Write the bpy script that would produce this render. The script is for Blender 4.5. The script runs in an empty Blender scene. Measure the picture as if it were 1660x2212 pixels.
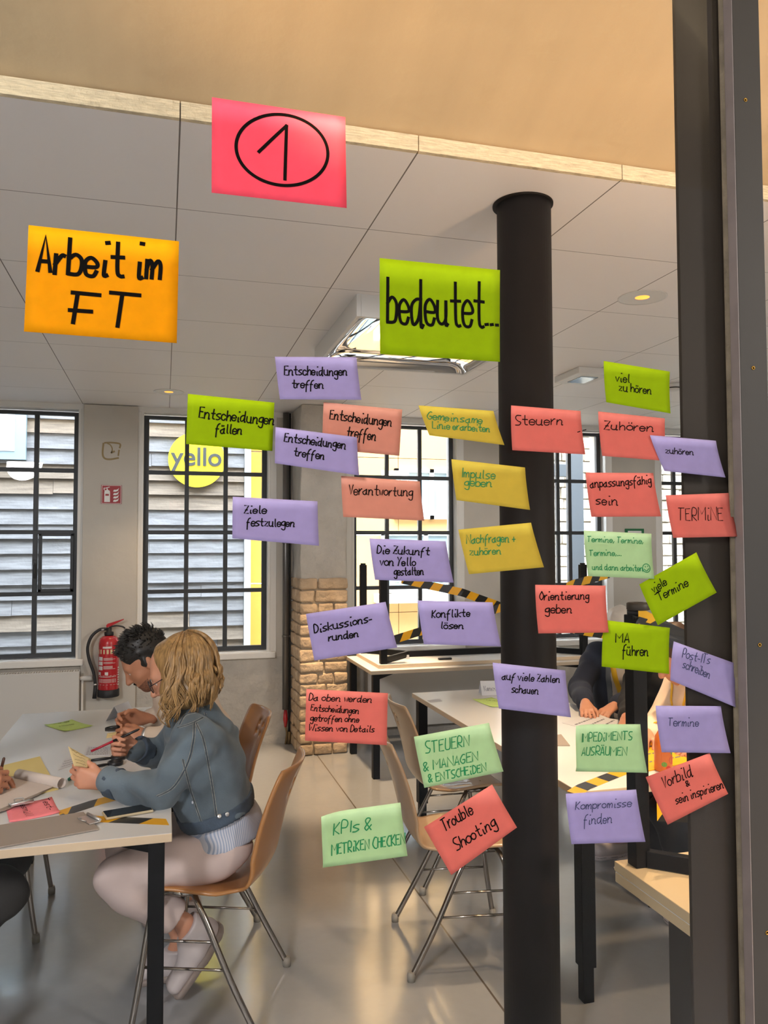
import bpy, bmesh, math, random
import numpy as np
from mathutils import Vector, Matrix
random.seed(7); rng = np.random.default_rng(7)
SC = bpy.context.scene; COL = SC.collection
PI = math.pi

# ------------------------------------------------------------------ camera
FPX, CX, CY, CAMZ = 1700.0, 830.0, 1106.0, 1.6
_th, _pi, _ro = math.radians(15.6), math.radians(2.44), math.radians(0.17)
cF = np.array([math.sin(_th)*math.cos(_pi), math.cos(_th)*math.cos(_pi), math.sin(_pi)])
_R0 = np.array([math.cos(_th), -math.sin(_th), 0.0]); _U0 = np.cross(_R0, cF)
cR = _R0*math.cos(_ro)-_U0*math.sin(_ro); cU = _U0*math.cos(_ro)+_R0*math.sin(_ro)
cO = np.array([0, 0, CAMZ])
cam = bpy.data.cameras.new('camera'); camo = bpy.data.objects.new('camera', cam); COL.objects.link(camo)
cam.sensor_fit = 'VERTICAL'; cam.sensor_height = 36.0; cam.sensor_width = 27.0; cam.lens = 36.0*FPX/2212.0
cam.clip_start = 0.02; cam.clip_end = 200
camo.matrix_world = Matrix(((cR[0], cU[0], -cF[0], 0), (cR[1], cU[1], -cF[1], 0), (cR[2], cU[2], -cF[2], CAMZ), (0, 0, 0, 1)))
SC.camera = camo

# survey of the photograph: a pixel's sight line cut by a known plane of the room gives a place in the room
def ray(x, y): return cF + cR*((x-CX)/FPX) - cU*((y-CY)/FPX)
def atY(x, y, Y): d = ray(x, y); return cO + d*(Y/d[1])
def atZ(x, y, z): d = ray(x, y); return cO + d*((z-CAMZ)/d[2])

# ------------------------------------------------------------------ colour, world, lights, exposure
SC.view_settings.view_transform = 'Standard'; SC.view_settings.look = 'None'
SC.view_settings.gamma = 1.0; SC.view_settings.use_curve_mapping = False
SC.view_settings.exposure = 0.66
SC.cycles.max_bounces = 10; SC.cycles.diffuse_bounces = 5; SC.cycles.glossy_bounces = 4
SC.cycles.transparent_max_bounces = 24; SC.cycles.transmission_bounces = 6
SC.cycles.sample_clamp_indirect = 4.0; SC.cycles.use_denoising = True
SC.cycles.caustics_reflective = False; SC.cycles.caustics_refractive = False

def lin(c):
    if isinstance(c, str): c = tuple(int(c[i:i+2], 16)/255 for i in (0, 2, 4))
    return tuple(x/12.92 if x <= .04045 else ((x+.055)/1.055)**2.4 for x in c[:3]) + (1.0,)

W = bpy.data.worlds.new('sky'); SC.world = W; W.use_nodes = True
nt = W.node_tree; nt.nodes.clear()
_o = nt.nodes.new('ShaderNodeOutputWorld'); _b = nt.nodes.new('ShaderNodeBackground')
_tc = nt.nodes.new('ShaderNodeTexCoord'); _sp = nt.nodes.new('ShaderNodeSeparateXYZ')
nt.links.new(_tc.outputs['Generated'], _sp.inputs[0])
_rz = nt.nodes.new('ShaderNodeMapRange'); _rz.inputs[1].default_value = 0.50; _rz.inputs[2].default_value = 0.80
nt.links.new(_sp.outputs['Z'], _rz.inputs[0])
_ry = nt.nodes.new('ShaderNodeMapRange'); _ry.inputs[1].default_value = -0.1; _ry.inputs[2].default_value = 0.35
nt.links.new(_sp.outputs['Y'], _ry.inputs[0])
_mx = nt.nodes.new('ShaderNodeMath'); _mx.operation = 'MAXIMUM'
nt.links.new(_rz.outputs[0], _mx.inputs[0]); nt.links.new(_ry.outputs[0], _mx.inputs[1])
_mc = nt.nodes.new('ShaderNodeMix'); _mc.data_type = 'RGBA'
nt.links.new(_mx.outputs[0], _mc.inputs[0])
SKY_LOW, SKY_UP = 0.42, 19.0      # dim far hall behind the viewer / overcast sky
_mc.inputs[6].default_value = (0.95*SKY_LOW, 0.88*SKY_LOW, 0.82*SKY_LOW, 1)
_mc.inputs[7].default_value = (0.88*SKY_UP, 0.965*SKY_UP, 1.09*SKY_UP, 1)
nt.links.new(_mc.outputs[2], _b.inputs[0]); nt.links.new(_b.outputs[0], _o.inputs[0])

def lamp(name, kind, loc, energy, color=(1, 1, 1), target=None, **kw):
    l = bpy.data.lights.new(name, kind); l.energy = energy; l.color = color
    for k, v in kw.items(): setattr(l, k, v)
    o = bpy.data.objects.new(name, l); COL.objects.link(o); o.location = loc
    if target is not None:
        o.rotation_euler = (Vector(target)-Vector(loc)).to_track_quat('-Z', 'Y').to_euler()
    return o
WARM = (1.0, 0.66, 0.36)
# spotlights of the hall on the viewer's side, washing the sloped soffit and the floor
lamp('hall_spot', 'SPOT', (0.25, 0.95, 2.15), 27, (1, .62, .30), (0.42, 1.55, 2.95), spot_size=1.5, spot_blend=1.0, shadow_soft_size=.05)
lamp('hall_spot', 'SPOT', (1.45, 0.95, 2.0), 33, (1, .60, .28), (1.50, 1.85, 2.86), spot_size=1.6, spot_blend=1.0, shadow_soft_size=.05)
lamp('hall_spot', 'SPOT', (2.1, -0.9, 2.9), 240, WARM, (1.65, 1.95, 0.0), spot_size=.70, spot_blend=.5, shadow_soft_size=.04)
lamp('fill_light', 'AREA', (-2.3, -1.4, 3.0), 85, (.97, .96, 1.0), (0.0, 2.2, .9), shape='DISK', size=.6)  # unseen soft fill, added to brighten the notes and the near side
lamp('fill_light', 'AREA', (4.3, -1.5, 3.0), 70, (1.0, .93, .86), (1.2, 1.6, 1.2), shape='DISK', size=.6)  # second added fill, for the notes on the right
# ceiling downlights inside the room
for (x, y, e, s) in ((2.04, 3.02, 110, 1.2), (.02, 5.78, 30, 1.5), (1.22, 5.35, 300, .85), (1.75, 2.35, 55, 1.2), (0.02, 2.95, 10, 1.4), (3.7, 4.6, 25, 1.5)):
    lamp('downlight_bulb', 'SPOT', (x, y, 2.685), e, (1.0, .70, .42), (x+.02, y+(.12 if y > 5 and x > 1 else 0), 0), spot_size=s, spot_blend=.6, shadow_soft_size=.05)
# daylight entering through the windows
for (x0, x1) in ((-1.64, -.65), (-.16, .82), (1.55, 2.46), (2.97, 3.93), (4.53, 5.5)):
    p = lamp('window_daylight', 'AREA', ((x0+x1)/2, 6.80, 1.70), 1, target=((x0+x1)/2, 0, 1.70), shape='RECTANGLE', size=x1-x0, size_y=1.95)
    p.data.cycles.is_portal = True

# ------------------------------------------------------------------ node material helper
def mat(name, col, rough=.6, metal=0.0, bump=None, var=None, spec=.5, transl=0.0, emit=None, coat=0.0, sheen=0.0):
    m = bpy.data.materials.new(name); m.use_nodes = True; t = m.node_tree; N = t.nodes; L = t.links
    b = N['Principled BSDF']; c = lin(col)
    b.inputs['Base Color'].default_value = c; b.inputs['Roughness'].default_value = rough; b.inputs['Metallic'].default_value = metal
    b.inputs['Specular IOR Level'].default_value = spec; b.inputs['Coat Weight'].default_value = coat
    if sheen: b.inputs['Sheen Weight'].default_value = sheen
    tc = N.new('ShaderNodeTexCoord')
    colout = None
    if var:
        n = N.new('ShaderNodeTexNoise'); n.inputs['Scale'].default_value = var[0]; n.inputs['Detail'].default_value = 6
        if len(var) > 2: 
            mp = N.new('ShaderNodeMapping'); mp.inputs['Scale'].default_value = var[2]; L.new(tc.outputs['Object'], mp.inputs[0]); L.new(mp.outputs[0], n.inputs['Vector'])
        else: L.new(tc.outputs['Object'], n.inputs['Vector'])
        r = N.new('ShaderNodeMapRange'); r.inputs[1].default_value = .3; r.inputs[2].default_value = .7
        r.inputs[3].default_value = 1-var[1]; r.inputs[4].default_value = 1+var[1]*.6
        L.new(n.outputs['Fac'], r.inputs[0])
        mm = N.new('ShaderNodeMix'); mm.data_type = 'RGBA'; mm.blend_type = 'MULTIPLY'; mm.inputs[0].default_value = 1
        mm.inputs[6].default_value = c; L.new(r.outputs[0], mm.inputs[7]); L.new(mm.outputs[2], b.inputs['Base Color']); colout = mm.outputs[2]
    if bump:
        n = N.new('ShaderNodeTexNoise'); n.inputs['Scale'].default_value = bump[0]; n.inputs['Detail'].default_value = 8
        L.new(tc.outputs['Object'], n.inputs['Vector'])
        u = N.new('ShaderNodeBump'); u.inputs['Strength'].default_value = bump[1]; u.inputs['Distance'].default_value = bump[2] if len(bump) > 2 else .01
        L.new(n.outputs['Fac'], u.inputs['Height']); L.new(u.outputs[0], b.inputs['Normal'])
    if emit: b.inputs['Emission Color'].default_value = lin(emit[0]); b.inputs['Emission Strength'].default_value = emit[1]
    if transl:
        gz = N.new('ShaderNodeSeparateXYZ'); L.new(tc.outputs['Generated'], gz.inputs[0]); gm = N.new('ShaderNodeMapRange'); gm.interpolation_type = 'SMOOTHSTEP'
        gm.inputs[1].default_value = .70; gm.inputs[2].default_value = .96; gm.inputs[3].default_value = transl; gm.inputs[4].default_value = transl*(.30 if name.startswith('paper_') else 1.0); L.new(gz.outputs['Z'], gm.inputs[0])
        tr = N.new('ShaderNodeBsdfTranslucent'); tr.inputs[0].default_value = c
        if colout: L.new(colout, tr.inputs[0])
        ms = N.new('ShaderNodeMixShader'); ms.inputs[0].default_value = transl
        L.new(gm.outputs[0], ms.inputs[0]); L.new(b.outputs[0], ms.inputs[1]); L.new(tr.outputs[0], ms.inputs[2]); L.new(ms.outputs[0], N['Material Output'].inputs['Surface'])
    return m

def glass_mat(name, tint=(1, 1, 1), refl=1.0):
    m = bpy.data.materials.new(name); m.use_nodes = True; t = m.node_tree; N = t.nodes; L = t.links
    N.remove(N['Principled BSDF'])
    f = N.new('ShaderNodeFresnel'); f.inputs[0].default_value = 1.35
    k = N.new('ShaderNodeMath'); k.operation = 'MULTIPLY'; k.inputs[1].default_value = refl; L.new(f.outputs[0], k.inputs[0])
    a = N.new('ShaderNodeBsdfTransparent'); a.inputs[0].default_value = (*tint, 1)
    g = N.new('ShaderNodeBsdfGlossy'); g.inputs[1].default_value = .01
    s = N.new('ShaderNodeMixShader'); L.new(k.outputs[0], s.inputs[0]); L.new(a.outputs[0], s.inputs[1]); L.new(g.outputs[0], s.inputs[2])
    L.new(s.outputs[0], N['Material Output'].inputs['Surface'])
    return m

MT = {}
def MM(key, *a, **k):
    if key not in MT: MT[key] = mat(key, *a, **k)
    return MT[key]

# ------------------------------------------------------------------ mesh helpers
def link(name, me, m=None, parent=None):
    o = bpy.data.objects.new(name, me); COL.objects.link(o)
    for x in (m if isinstance(m, (list, tuple)) else [m]):
        if x is not None: me.materials.append(x)
    if parent is not None: o.parent = parent
    return o
def obj(name, bm, m=None, parent=None, smooth=False):
    me = bpy.data.meshes.new(name); bmesh.ops.recalc_face_normals(bm, faces=bm.faces); bm.to_mesh(me); bm.free()
    if smooth: me.polygons.foreach_set('use_smooth', [True]*len(me.polygons))
    return link(name, me, m, parent)
def tag(o, label=None, cat=None, group=None, kind=None):
    if label: o['label'] = label
    if cat: o['category'] = cat
    if group: o['group'] = group
    if kind: o['kind'] = kind
    return o
def empty(name, loc=(0, 0, 0), rz=0.0):
    o = bpy.data.objects.new(name, None); COL.objects.link(o); o.location = loc; o.rotation_euler = (0, 0, rz); o.empty_display_size = .05
    return o
def box(bm, lo, hi, mtx=None, mi=0, bev=0.0):
    lo = Vector(lo); hi = Vector(hi)
    r = bmesh.ops.create_cube(bm, size=1.0)
    vs = r['verts']
    for v in vs: v.co = Vector((lo[i]+(v.co[i]+.5)*(hi[i]-lo[i]) for i in range(3)))
    fs = {f for v in vs for f in v.link_faces}
    if bev > 0:
        es = {e for v in vs for e in v.link_edges}
        rr = bmesh.ops.bevel(bm, geom=list(es), offset=bev, segments=2, affect='EDGES', profile=.5)
        fs = set(rr['faces']) | {f for f in fs if f.is_valid}
        vs = list({v for f in fs for v in f.verts})
    for f in fs:
        if f.is_valid: f.material_index = mi
    if mtx is not None: bmesh.ops.transform(bm, matrix=mtx, verts=vs)
    return vs
def BX(lo, hi, mtx=None, bev=0.0):
    bm = bmesh.new(); box(bm, lo, hi, mtx, 0, bev); return bm
def tube(bm, pts, r, seg=10, mi=0, cap=True):
    P = [Vector(p) for p in pts]; n = len(P)
    rr = r if isinstance(r, (list, tuple)) else [r]*n
    rings = []; up = None
    for i in range(n):
        t = (P[min(i+1, n-1)]-P[max(i-1, 0)]).normalized()
        if up is None:
            up = t.orthogonal().normalized()
        up = (up-t*up.dot(t)).normalized(); s = t.cross(up)
        rings.append([bm.verts.new(P[i]+(up*math.cos(2*PI*k/seg)+s*math.sin(2*PI*k/seg))*rr[i]) for k in range(seg)])
    for a, b in zip(rings, rings[1:]):
        for k in range(seg):
            f = bm.faces.new((a[k], a[(k+1) % seg], b[(k+1) % seg], b[k])); f.material_index = mi; f.smooth = True
    if cap:
        f = bm.faces.new(rings[0][::-1]); f.material_index = mi; f = bm.faces.new(rings[-1]); f.material_index = mi
def spline(pts, n=6):
    P = [np.array(p, float) for p in pts]
    if len(P) < 3: return P
    out = []
    for i in range(len(P)-1):
        p0 = P[max(i-1, 0)]; p1 = P[i]; p2 = P[i+1]; p3 = P[min(i+2, len(P)-1)]
        for k in range(n):
            t = k/n; out.append(.5*((2*p1)+(p2-p0)*t+(2*p0-5*p1+4*p2-p3)*t*t+(3*p1-p0-3*p2+p3)*t**3))
    out.append(P[-1]); return out
def lathe(bm, prof, seg=24, c=(0, 0, 0), mi=0, mtx=None):
    rings = []; vs = []
    for r, z in prof:
        ring = [bm.verts.new((c[0]+r*math.cos(2*PI*k/seg), c[1]+r*math.sin(2*PI*k/seg), c[2]+z)) for k in range(seg)] if r > 1e-5 else [bm.verts.new((c[0], c[1], c[2]+z))]
        rings.append(ring); vs += ring
    for a, b in zip(rings, rings[1:]):
        for k in range(seg):
            k2 = (k+1) % seg
            if len(a) == 1 and len(b) == 1: continue
            f = bm.faces.new((a[0], b[k2], b[k]) if len(a) == 1 else ((a[k], a[k2], b[0]) if len(b) == 1 else (a[k], a[k2], b[k2], b[k])))
            f.material_index = mi; f.smooth = True
    if len(rings[0]) > 1: bm.faces.new(rings[0][::-1]).material_index = mi
    if len(rings[-1]) > 1: bm.faces.new(rings[-1]).material_index = mi
    if mtx is not None: bmesh.ops.transform(bm, matrix=mtx, verts=vs)
def prism(bm, pts, lo, hi, axis='z', mi=0):
    """polygon pts (2d) extruded between lo and hi along an axis"""
    def P(p, h): return {'z': (p[0], p[1], h), 'y': (p[0], h, p[1]), 'x': (h, p[0], p[1])}[axis]
    a = [bm.verts.new(P(p, lo)) for p in pts]; b = [bm.verts.new(P(p, hi)) for p in pts]; n = len(pts)
    fs = [bm.faces.new(a[::-1]), bm.faces.new(b)] + [bm.faces.new((a[i], a[(i+1) % n], b[(i+1) % n], b[i])) for i in range(n)]
    for f in fs: f.material_index = mi
    return a+b
def kids(o): return [c for c in bpy.data.objects if c.parent == o]
def copy_tree(o, ch_map=None, parent=None):
    c = o.copy(); COL.objects.link(c)
    if parent is not None: c.parent = parent
    for ch in kids(o): copy_tree(ch, None, c)
    return c
# ================================================================== ROOM SHELL
def struct(o, label=None): 
    o['kind'] = 'structure'
    if label: o['label'] = label
    return o
YW, YP, ZC = 6.45, 6.55, 2.70      # wall face, window plane, ceiling
XL, XR = -3.2, 6.6

# floor: polished concrete with saw-cut joints
mf = bpy.data.materials.new('polished_concrete'); mf.use_nodes = True
t = mf.node_tree; N = t.nodes; L = t.links; b = N['Principled BSDF']
tc = N.new('ShaderNodeTexCoord')
n1 = N.new('ShaderNodeTexNoise'); n1.inputs['Scale'].default_value = 1.7; n1.inputs['Detail'].default_value = 9; n1.inputs['Roughness'].default_value = .62
n2 = N.new('ShaderNodeTexNoise'); n2.inputs['Scale'].default_value = 26; n2.inputs['Detail'].default_value = 5
for n in (n1, n2): L.new(tc.outputs['Object'], n.inputs['Vector'])
cr = N.new('ShaderNodeValToRGB'); e = cr.color_ramp.elements
e[0].position = .15; e[0].color = lin('8e9194'); e[1].position = .9; e[1].color = lin('a5a7a9')
ad = N.new('ShaderNodeMath'); ad.operation = 'MULTIPLY_ADD'; ad.inputs[1].default_value = .3
L.new(n2.outputs['Fac'], ad.inputs[0])
sb = N.new('ShaderNodeMath'); sb.operation = 'MULTIPLY'; sb.inputs[1].default_value = .72; L.new(n1.outputs['Fac'], sb.inputs[0]); L.new(sb.outputs[0], ad.inputs[2])
L.new(ad.outputs[0], cr.inputs[0])
sx = N.new('ShaderNodeSeparateXYZ'); L.new(tc.outputs['Object'], sx.inputs[0])
def line_mask(sock, pos, w):
    a = N.new('ShaderNodeMath'); a.operation = 'SUBTRACT'; a.inputs[1].default_value = pos; L.new(sock, a.inputs[0])
    c = N.new('ShaderNodeMath'); c.operation = 'ABSOLUTE'; L.new(a.outputs[0], c.inputs[0])
    d = N.new('ShaderNodeMath'); d.operation = 'LESS_THAN'; d.inputs[1].default_value = w; L.new(c.outputs[0], d.inputs[0]); return d.outputs[0]
m1 = line_mask(sx.outputs['X'], 1.14, .004); m2 = line_mask(sx.outputs['X'], 4.6, .004)
mxx = N.new('ShaderNodeMath'); mxx.operation = 'MAXIMUM'; L.new(m1, mxx.inputs[0]); L.new(m2, mxx.inputs[1])
mc = N.new('ShaderNodeMix'); mc.data_type = 'RGBA'; L.new(mxx.outputs[0], mc.inputs[0]); L.new(cr.outputs[0], mc.inputs[6]); mc.inputs[7].default_value = lin('5a5148')
L.new(mc.outputs[2], b.inputs['Base Color'])
rr = N.new('ShaderNodeMapRange'); rr.inputs[1].default_value = .3; rr.inputs[2].default_value = .7; rr.inputs[3].default_value = .30; rr.inputs[4].default_value = .38; b.inputs['Coat Weight'].default_value = 1.0; b.inputs['Coat Roughness'].default_value = .13; b.inputs['Coat IOR'].default_value = 1.9
L.new(n1.outputs['Fac'], rr.inputs[0]); L.new(rr.outputs[0], b.inputs['Roughness'])
bu = N.new('ShaderNodeBump'); bu.inputs['Strength'].default_value = .05; bu.inputs['Distance'].default_value = .01; L.new(n2.outputs['Fac'], bu.inputs['Height']); L.new(bu.outputs[0], b.inputs['Normal'])
struct(obj('floor', BX((XL, -4, -.1), (XR, 6.75, 0)), mf))

# ceiling boards with fine joints
mce = bpy.data.materials.new('ceiling_boards'); mce.use_nodes = True
t = mce.node_tree; N = t.nodes; L = t.links; b = N['Principled BSDF']; b.inputs['Roughness'].default_value = .55
tc = N.new('ShaderNodeTexCoord'); sx = N.new('ShaderNodeSeparateXYZ'); L.new(tc.outputs['Object'], sx.inputs[0])
def grid_mask(sock, off, per, w):
    a = N.new('ShaderNodeMath'); a.operation = 'ADD'; a.inputs[1].default_value = -off+per*20+per/2; L.new(sock, a.inputs[0])
    c = N.new('ShaderNodeMath'); c.operation = 'MODULO'; c.inputs[1].default_value = per; L.new(a.outputs[0], c.inputs[0])
    return line_mask(c.outputs[0], per/2, w)
m1 = grid_mask(sx.outputs['X'], .03, .645, .0022); m2 = grid_mask(sx.outputs['Y'], 2.61, .65, .0016)
mxx = N.new('ShaderNodeMath'); mxx.operation = 'MAXIMUM'; L.new(m1, mxx.inputs[0]); L.new(m2, mxx.inputs[1])
mc = N.new('ShaderNodeMix'); mc.data_type = 'RGBA'; L.new(mxx.outputs[0], mc.inputs[0]); mc.inputs[6].default_value = lin('f1edea'); mc.inputs[7].default_value = lin('6d655f')
L.new(mc.outputs[2], b.inputs['Base Color'])
struct(obj('ceiling', BX((XL, 2.062, ZC), (XR, 6.75, ZC+.12)), mce))
m_sof = mat('soffit_plaster', 'c2aa84', .8, bump=(14, .25, .01), var=(3.2, .06, (3.0, .4, .4)))
bm = bmesh.new(); prism(bm, [(2.058, 2.747), (2.058, 2.80), (-4.0, 5.1), (-4.0, 5.04)], XL, XR, 'x')
struct(obj('ceiling_soffit', bm, m_sof))
m_edge = mat('board_edge_cream', 'd8c8a6', .85, bump=(60, .8, .01), var=(30, .25, (1.0, 1.0, 9.0)))
bm = bmesh.new()
for x0 in np.arange(.03-.645*5, 6.5, .645):
    box(bm, (x0+.0015, 2.046, ZC), (x0+.6435, 2.062, ZC+.045), bev=.001)
struct(obj('trim_1', bm, m_edge))

# walls
m_wall = mat('painted_wall', 'c6c0b5', .8, bump=(5, .35, .02), var=(2.2, .10))
m_rough = mat('rough_whitewash', 'bcb6ac', .85, bump=(11, .9, .03), var=(4, .16))
m_white = mat('white_reveal_paint', 'e6e4df', .7, bump=(14, .3, .01))
WIN = [(-1.63, -.645), (-.163, .815), (1.54, 2.46), (2.95, 3.93), (4.53, 5.50)]
Z0, Z1 = .75, 2.645
bm = bmesh.new(); xs = [XL]
for a, c in WIN: xs += [a-.02, c+.02]
xs.append(XR)
for i in range(0, len(xs), 2):
    prot = .05 if i == 2 else 0.0
    box(bm, (xs[i], YW-prot*0, Z0-.05), (xs[i+1], 6.75, ZC))
box(bm, (-.605, 6.415, 0.0), (-.205, YW, ZC-.005), bev=.004)
struct(obj('wall_back', bm, m_wall))
bm = bmesh.new(); box(bm, (XL, YW, 0), (XR, 6.75, Z0-.05)); struct(obj('wall_parapet', bm, m_rough))
bm = bmesh.new(); box(bm, (XL, YW-.004, Z1+.012), (XR, 6.75, ZC))
struct(obj('trim_2', bm, m_white))
struct(obj('wall_left', BX((XL-.1, -4, 0), (XL, 6.75, ZC+2.4)), m_wall))
struct(obj('wall_right', BX((XR, -4, 0), (XR+.1, 6.75, ZC+2.4)), m_wall))

# steel windows
m_steel = mat('window_steel', '34373a', .5, metal=.2, bump=(40, .15, .003))
m_pane = glass_mat('window_glass', (.97, .985, .985), .7)
def window(k, x0, x1, bars, zb, handle=False, mesh_pane=False):
    w = empty('window_%d' % k, ((x0+x1)/2, YP, Z0)); struct(w)
    def loc(o): o.location = (-(x0+x1)/2, -YP, -Z0); return o
    bm = bmesh.new(); fw = .028
    for a, c in (((x0, YP-.02, Z0), (x0+fw*1.4, YP+.02, Z1)), ((x1-fw*1.4, YP-.02, Z0), (x1, YP+.02, Z1)), ((x0, YP-.021, Z0), (x1, YP+.021, Z0+fw*1.3)), ((x0, YP-.021, Z1-fw), (x1, YP+.021, Z1))):
        box(bm, a, c, bev=.003)
    loc(obj('frame', bm, m_steel, w))
    for x in bars: loc(obj('glazing_bar', BX((x-.017, YP-.018, Z0), (x+.017, YP+.018, Z1), bev=.003), m_steel, w))
    for z in zb: loc(obj('glazing_bar', BX((x0, YP-.019, z-.016), (x1, YP+.019, z+.016), bev=.003), m_steel, w))
    loc(obj('pane', BX((x0+.01, YP-.003, Z0+.01), (x1-.01, YP+.003, Z1-.01)), m_pane, w))
    for s, xr in ((0, x0), (1, x1)):
        bm = bmesh.new(); box(bm, (xr-.022 if s == 0 else xr, YW-.006, Z0-.04), (xr if s == 0 else xr+.022, YP+.06, Z1+.02), bev=.004); loc(obj('reveal', bm, m_white, w))
        bm = bmesh.new(); xa = xr-.07 if s == 0 else xr+.02; box(bm, (xa, YW-.004, Z0-.04), (xa+.05, YW+.01, Z1+.02), bev=.003); loc(obj('reveal', bm, m_white, w))
    bm = bmesh.new(); box(bm, (x0-.06, YW-.045, Z0-.055), (x1+.06, YP+.05, Z0-.005), bev=.008)
    loc(obj('sill', bm, m_white, w))
    if handle:
        bm = bmesh.new(); box(bm, (-.965, YP-.05, 1.36), (-.935, YP-.02, 1.50), bev=.004); tube(bm, [(-.95, YP-.05, 1.47), (-.95, YP-.075, 1.46), (-.95, YP-.075, 1.36)], .008)
        loc(obj('handle', bm, m_steel, w))
        bm = bmesh.new()
        for a, c in (((-.93, YP-.03, 1.25), (-.905, YP, 1.70)), ((-.70, YP-.03, 1.25), (-.675, YP, 1.70)), ((-.93, YP-.03, 1.68), (-.675, YP, 1.705)), ((-.93, YP-.03, 1.25), (-.675, YP, 1.275))): box(bm, a, c, bev=.003)
        loc(obj('sash', bm, m_steel, w))
    return w
ZB = [1.238, 1.711, 2.19]
window(1, *WIN[0], [-1.28, -.955], ZB, True)
window(2, *WIN[1], [.171, .48], ZB)
window(3, *WIN[2], [1.853, 2.152], ZB)
window(4, *WIN[3], [3.28, 3.49, 3.61], ZB)
window(5, *WIN[4], [4.73, 5.05], ZB)

# pillar: plaster above, bare stone courses below
m_stone = mat('bare_stone', 'b7a084', .9, bump=(22, .9, .02), var=(7, .22))
m_mortar = mat('mortar', 'a8977f', .95, bump=(40, .8, .01))
pil = empty('pillar', (1.19, 6.22, 0)); struct(pil)
def ploc(o): o.location = (-1.19, -6.22, 0); return o
bm = bmesh.new(); box(bm, (1.012, 6.012, 1.32), (1.375, YW, ZC-.002), bev=.01)
bmesh.ops.subdivide_edges(bm, edges=bm.edges[:], cuts=14, use_grid_fill=True)
for v in bm.verts: v.co += Vector((math.sin(v.co.z*13+v.co.y*9), math.sin(v.co.z*17+v.co.x*8), 0))*.005
ploc(obj('plaster', bm, m_rough, pil, True))
ploc(obj('mortar_core', BX((1.02, 6.022, 0), (1.37, YW, 1.34)), m_mortar, pil))
bm = bmesh.new(); z = 0.0; row = 0
while z < 1.30:
    hgt = .088+random.uniform(-.008, .014)
    cuts = [1.0]+sorted(random.uniform(1.09, 1.30) if row % 3 else 1.14+random.uniform(-.02, .02) for _ in range(1 if row % 3 else 2))+[1.385]
    if row % 3 == 0: cuts = [1.0, 1.13+random.uniform(-.02, .02), 1.26+random.uniform(-.02, .02), 1.385]
    for a, c in zip(cuts, cuts[1:]):
        if c-a < .03: continue
        vs = box(bm, (a+.005, 5.995+random.uniform(0, .012), z+.006), (c-.005, 6.14, z+hgt-.005), bev=.012)
    ya = 6.13
    for yb in (6.13, 6.29, 6.44):
        if yb > ya: box(bm, (.995+random.uniform(0, .01), ya+.005, z+.006), (1.10, yb-.004, z+hgt-.005), bev=.012); ya = yb
    z += hgt; row += 1
bmesh.ops.subdivide_edges(bm, edges=[e for e in bm.edges if e.calc_length() > .04], cuts=3, use_grid_fill=True)
from mathutils import noise as mn
for v in bm.verts: v.co += Vector(mn.noise_vector(v.co*16))*.007
ploc(obj('stonework', bm, m_stone, pil, True))

# round steel column
bm = bmesh.new(); lathe(bm, [(.0865, 0), (.0865, 1.0), (.0865, ZC-.001)], 48, (1.11, 2.285, 0))
m_col = mat('black_column_paint', '1f1b19', .55, bump=(6, .12, .01), var=(9, .12), spec=.12)
col = struct(obj('steel_column', bm, m_col, smooth=True))
bm = bmesh.new(); lathe(bm, [(.097, ZC-.006), (.097, ZC-.0005), (.088, ZC-.0005)], 48, (1.108, 2.288, 0)); o = obj('ceiling_collar', bm, m_col, col)
# glass partition in front of the viewer and its steel post
YG = 1.18
m_gp = glass_mat('partition_glass', (.97, .97, .965), .15)
g = struct(obj('glass_partition', BX((XL+.02, YG, 0.02), (.962, YG+.008, 3.07)), m_gp))
g2 = struct(obj('glass_partition', BX((1.035, YG, 0.02), (XR-.02, YG+.008, 3.07)), m_gp))
fr = empty('partition_post', (.96, 1.21, 0)); struct(fr)
m_br = mat('brown_steel', '2f2821', .55, bump=(5, .08, .01), var=(2.5, .08), spec=.15)
m_br2 = mat('brown_steel_cover', '221d17', .65, bump=(30, .12, .004), var=(6, .1))
m_gask = mat('old_putty', '6d6250', .9, bump=(70, .8, .005), var=(25, .3))
m_edgef = mat('cover_side_lit_grey', '6f6561', .55, var=(20, .12))  # side face of the cover strip, catching light: painted in as a paler grey
def floc(o): o.location = (-.96, -1.21, 0); return o
floc(obj('flange', BX((.8815, 1.190, 0), (1.033, 1.198, 3.06), bev=.001), m_br, fr)); floc(obj('web', BX((1.0, 1.198, 0), (1.012, 1.30, 3.06)), m_br, fr))
floc(obj('putty_line', BX((.966, 1.176, 0), (.9735, YG, 3.06)), m_gask, fr))
floc(obj('cover_strip', BX((.9755, 1.155, 0), (1.033, YG, 3.06), bev=.001), m_br2, fr))
floc(obj('strip_edge', BX((.974, 1.1555, 0), (.9755, YG-.001, 3.06)), m_edgef, fr))
for (px, py_) in ((1611, 216), (1628, 795), (1642, 1393), (1658, 2015)):
    p = atY(px, py_, 1.155); bm = bmesh.new()
    lathe(bm, [(.0035, 0), (.0035, .001), (.0022, .0012), (.002, -.0005), (0, -.0005)], 12, mtx=Matrix.Translation(p) @ Matrix.Rotation(PI/2, 4, 'X'))
    floc(obj('screw', bm, mat('brass_screw', '9a7430', .35, .9) if px == 1611 else bpy.data.materials['brass_screw'], fr))

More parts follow.
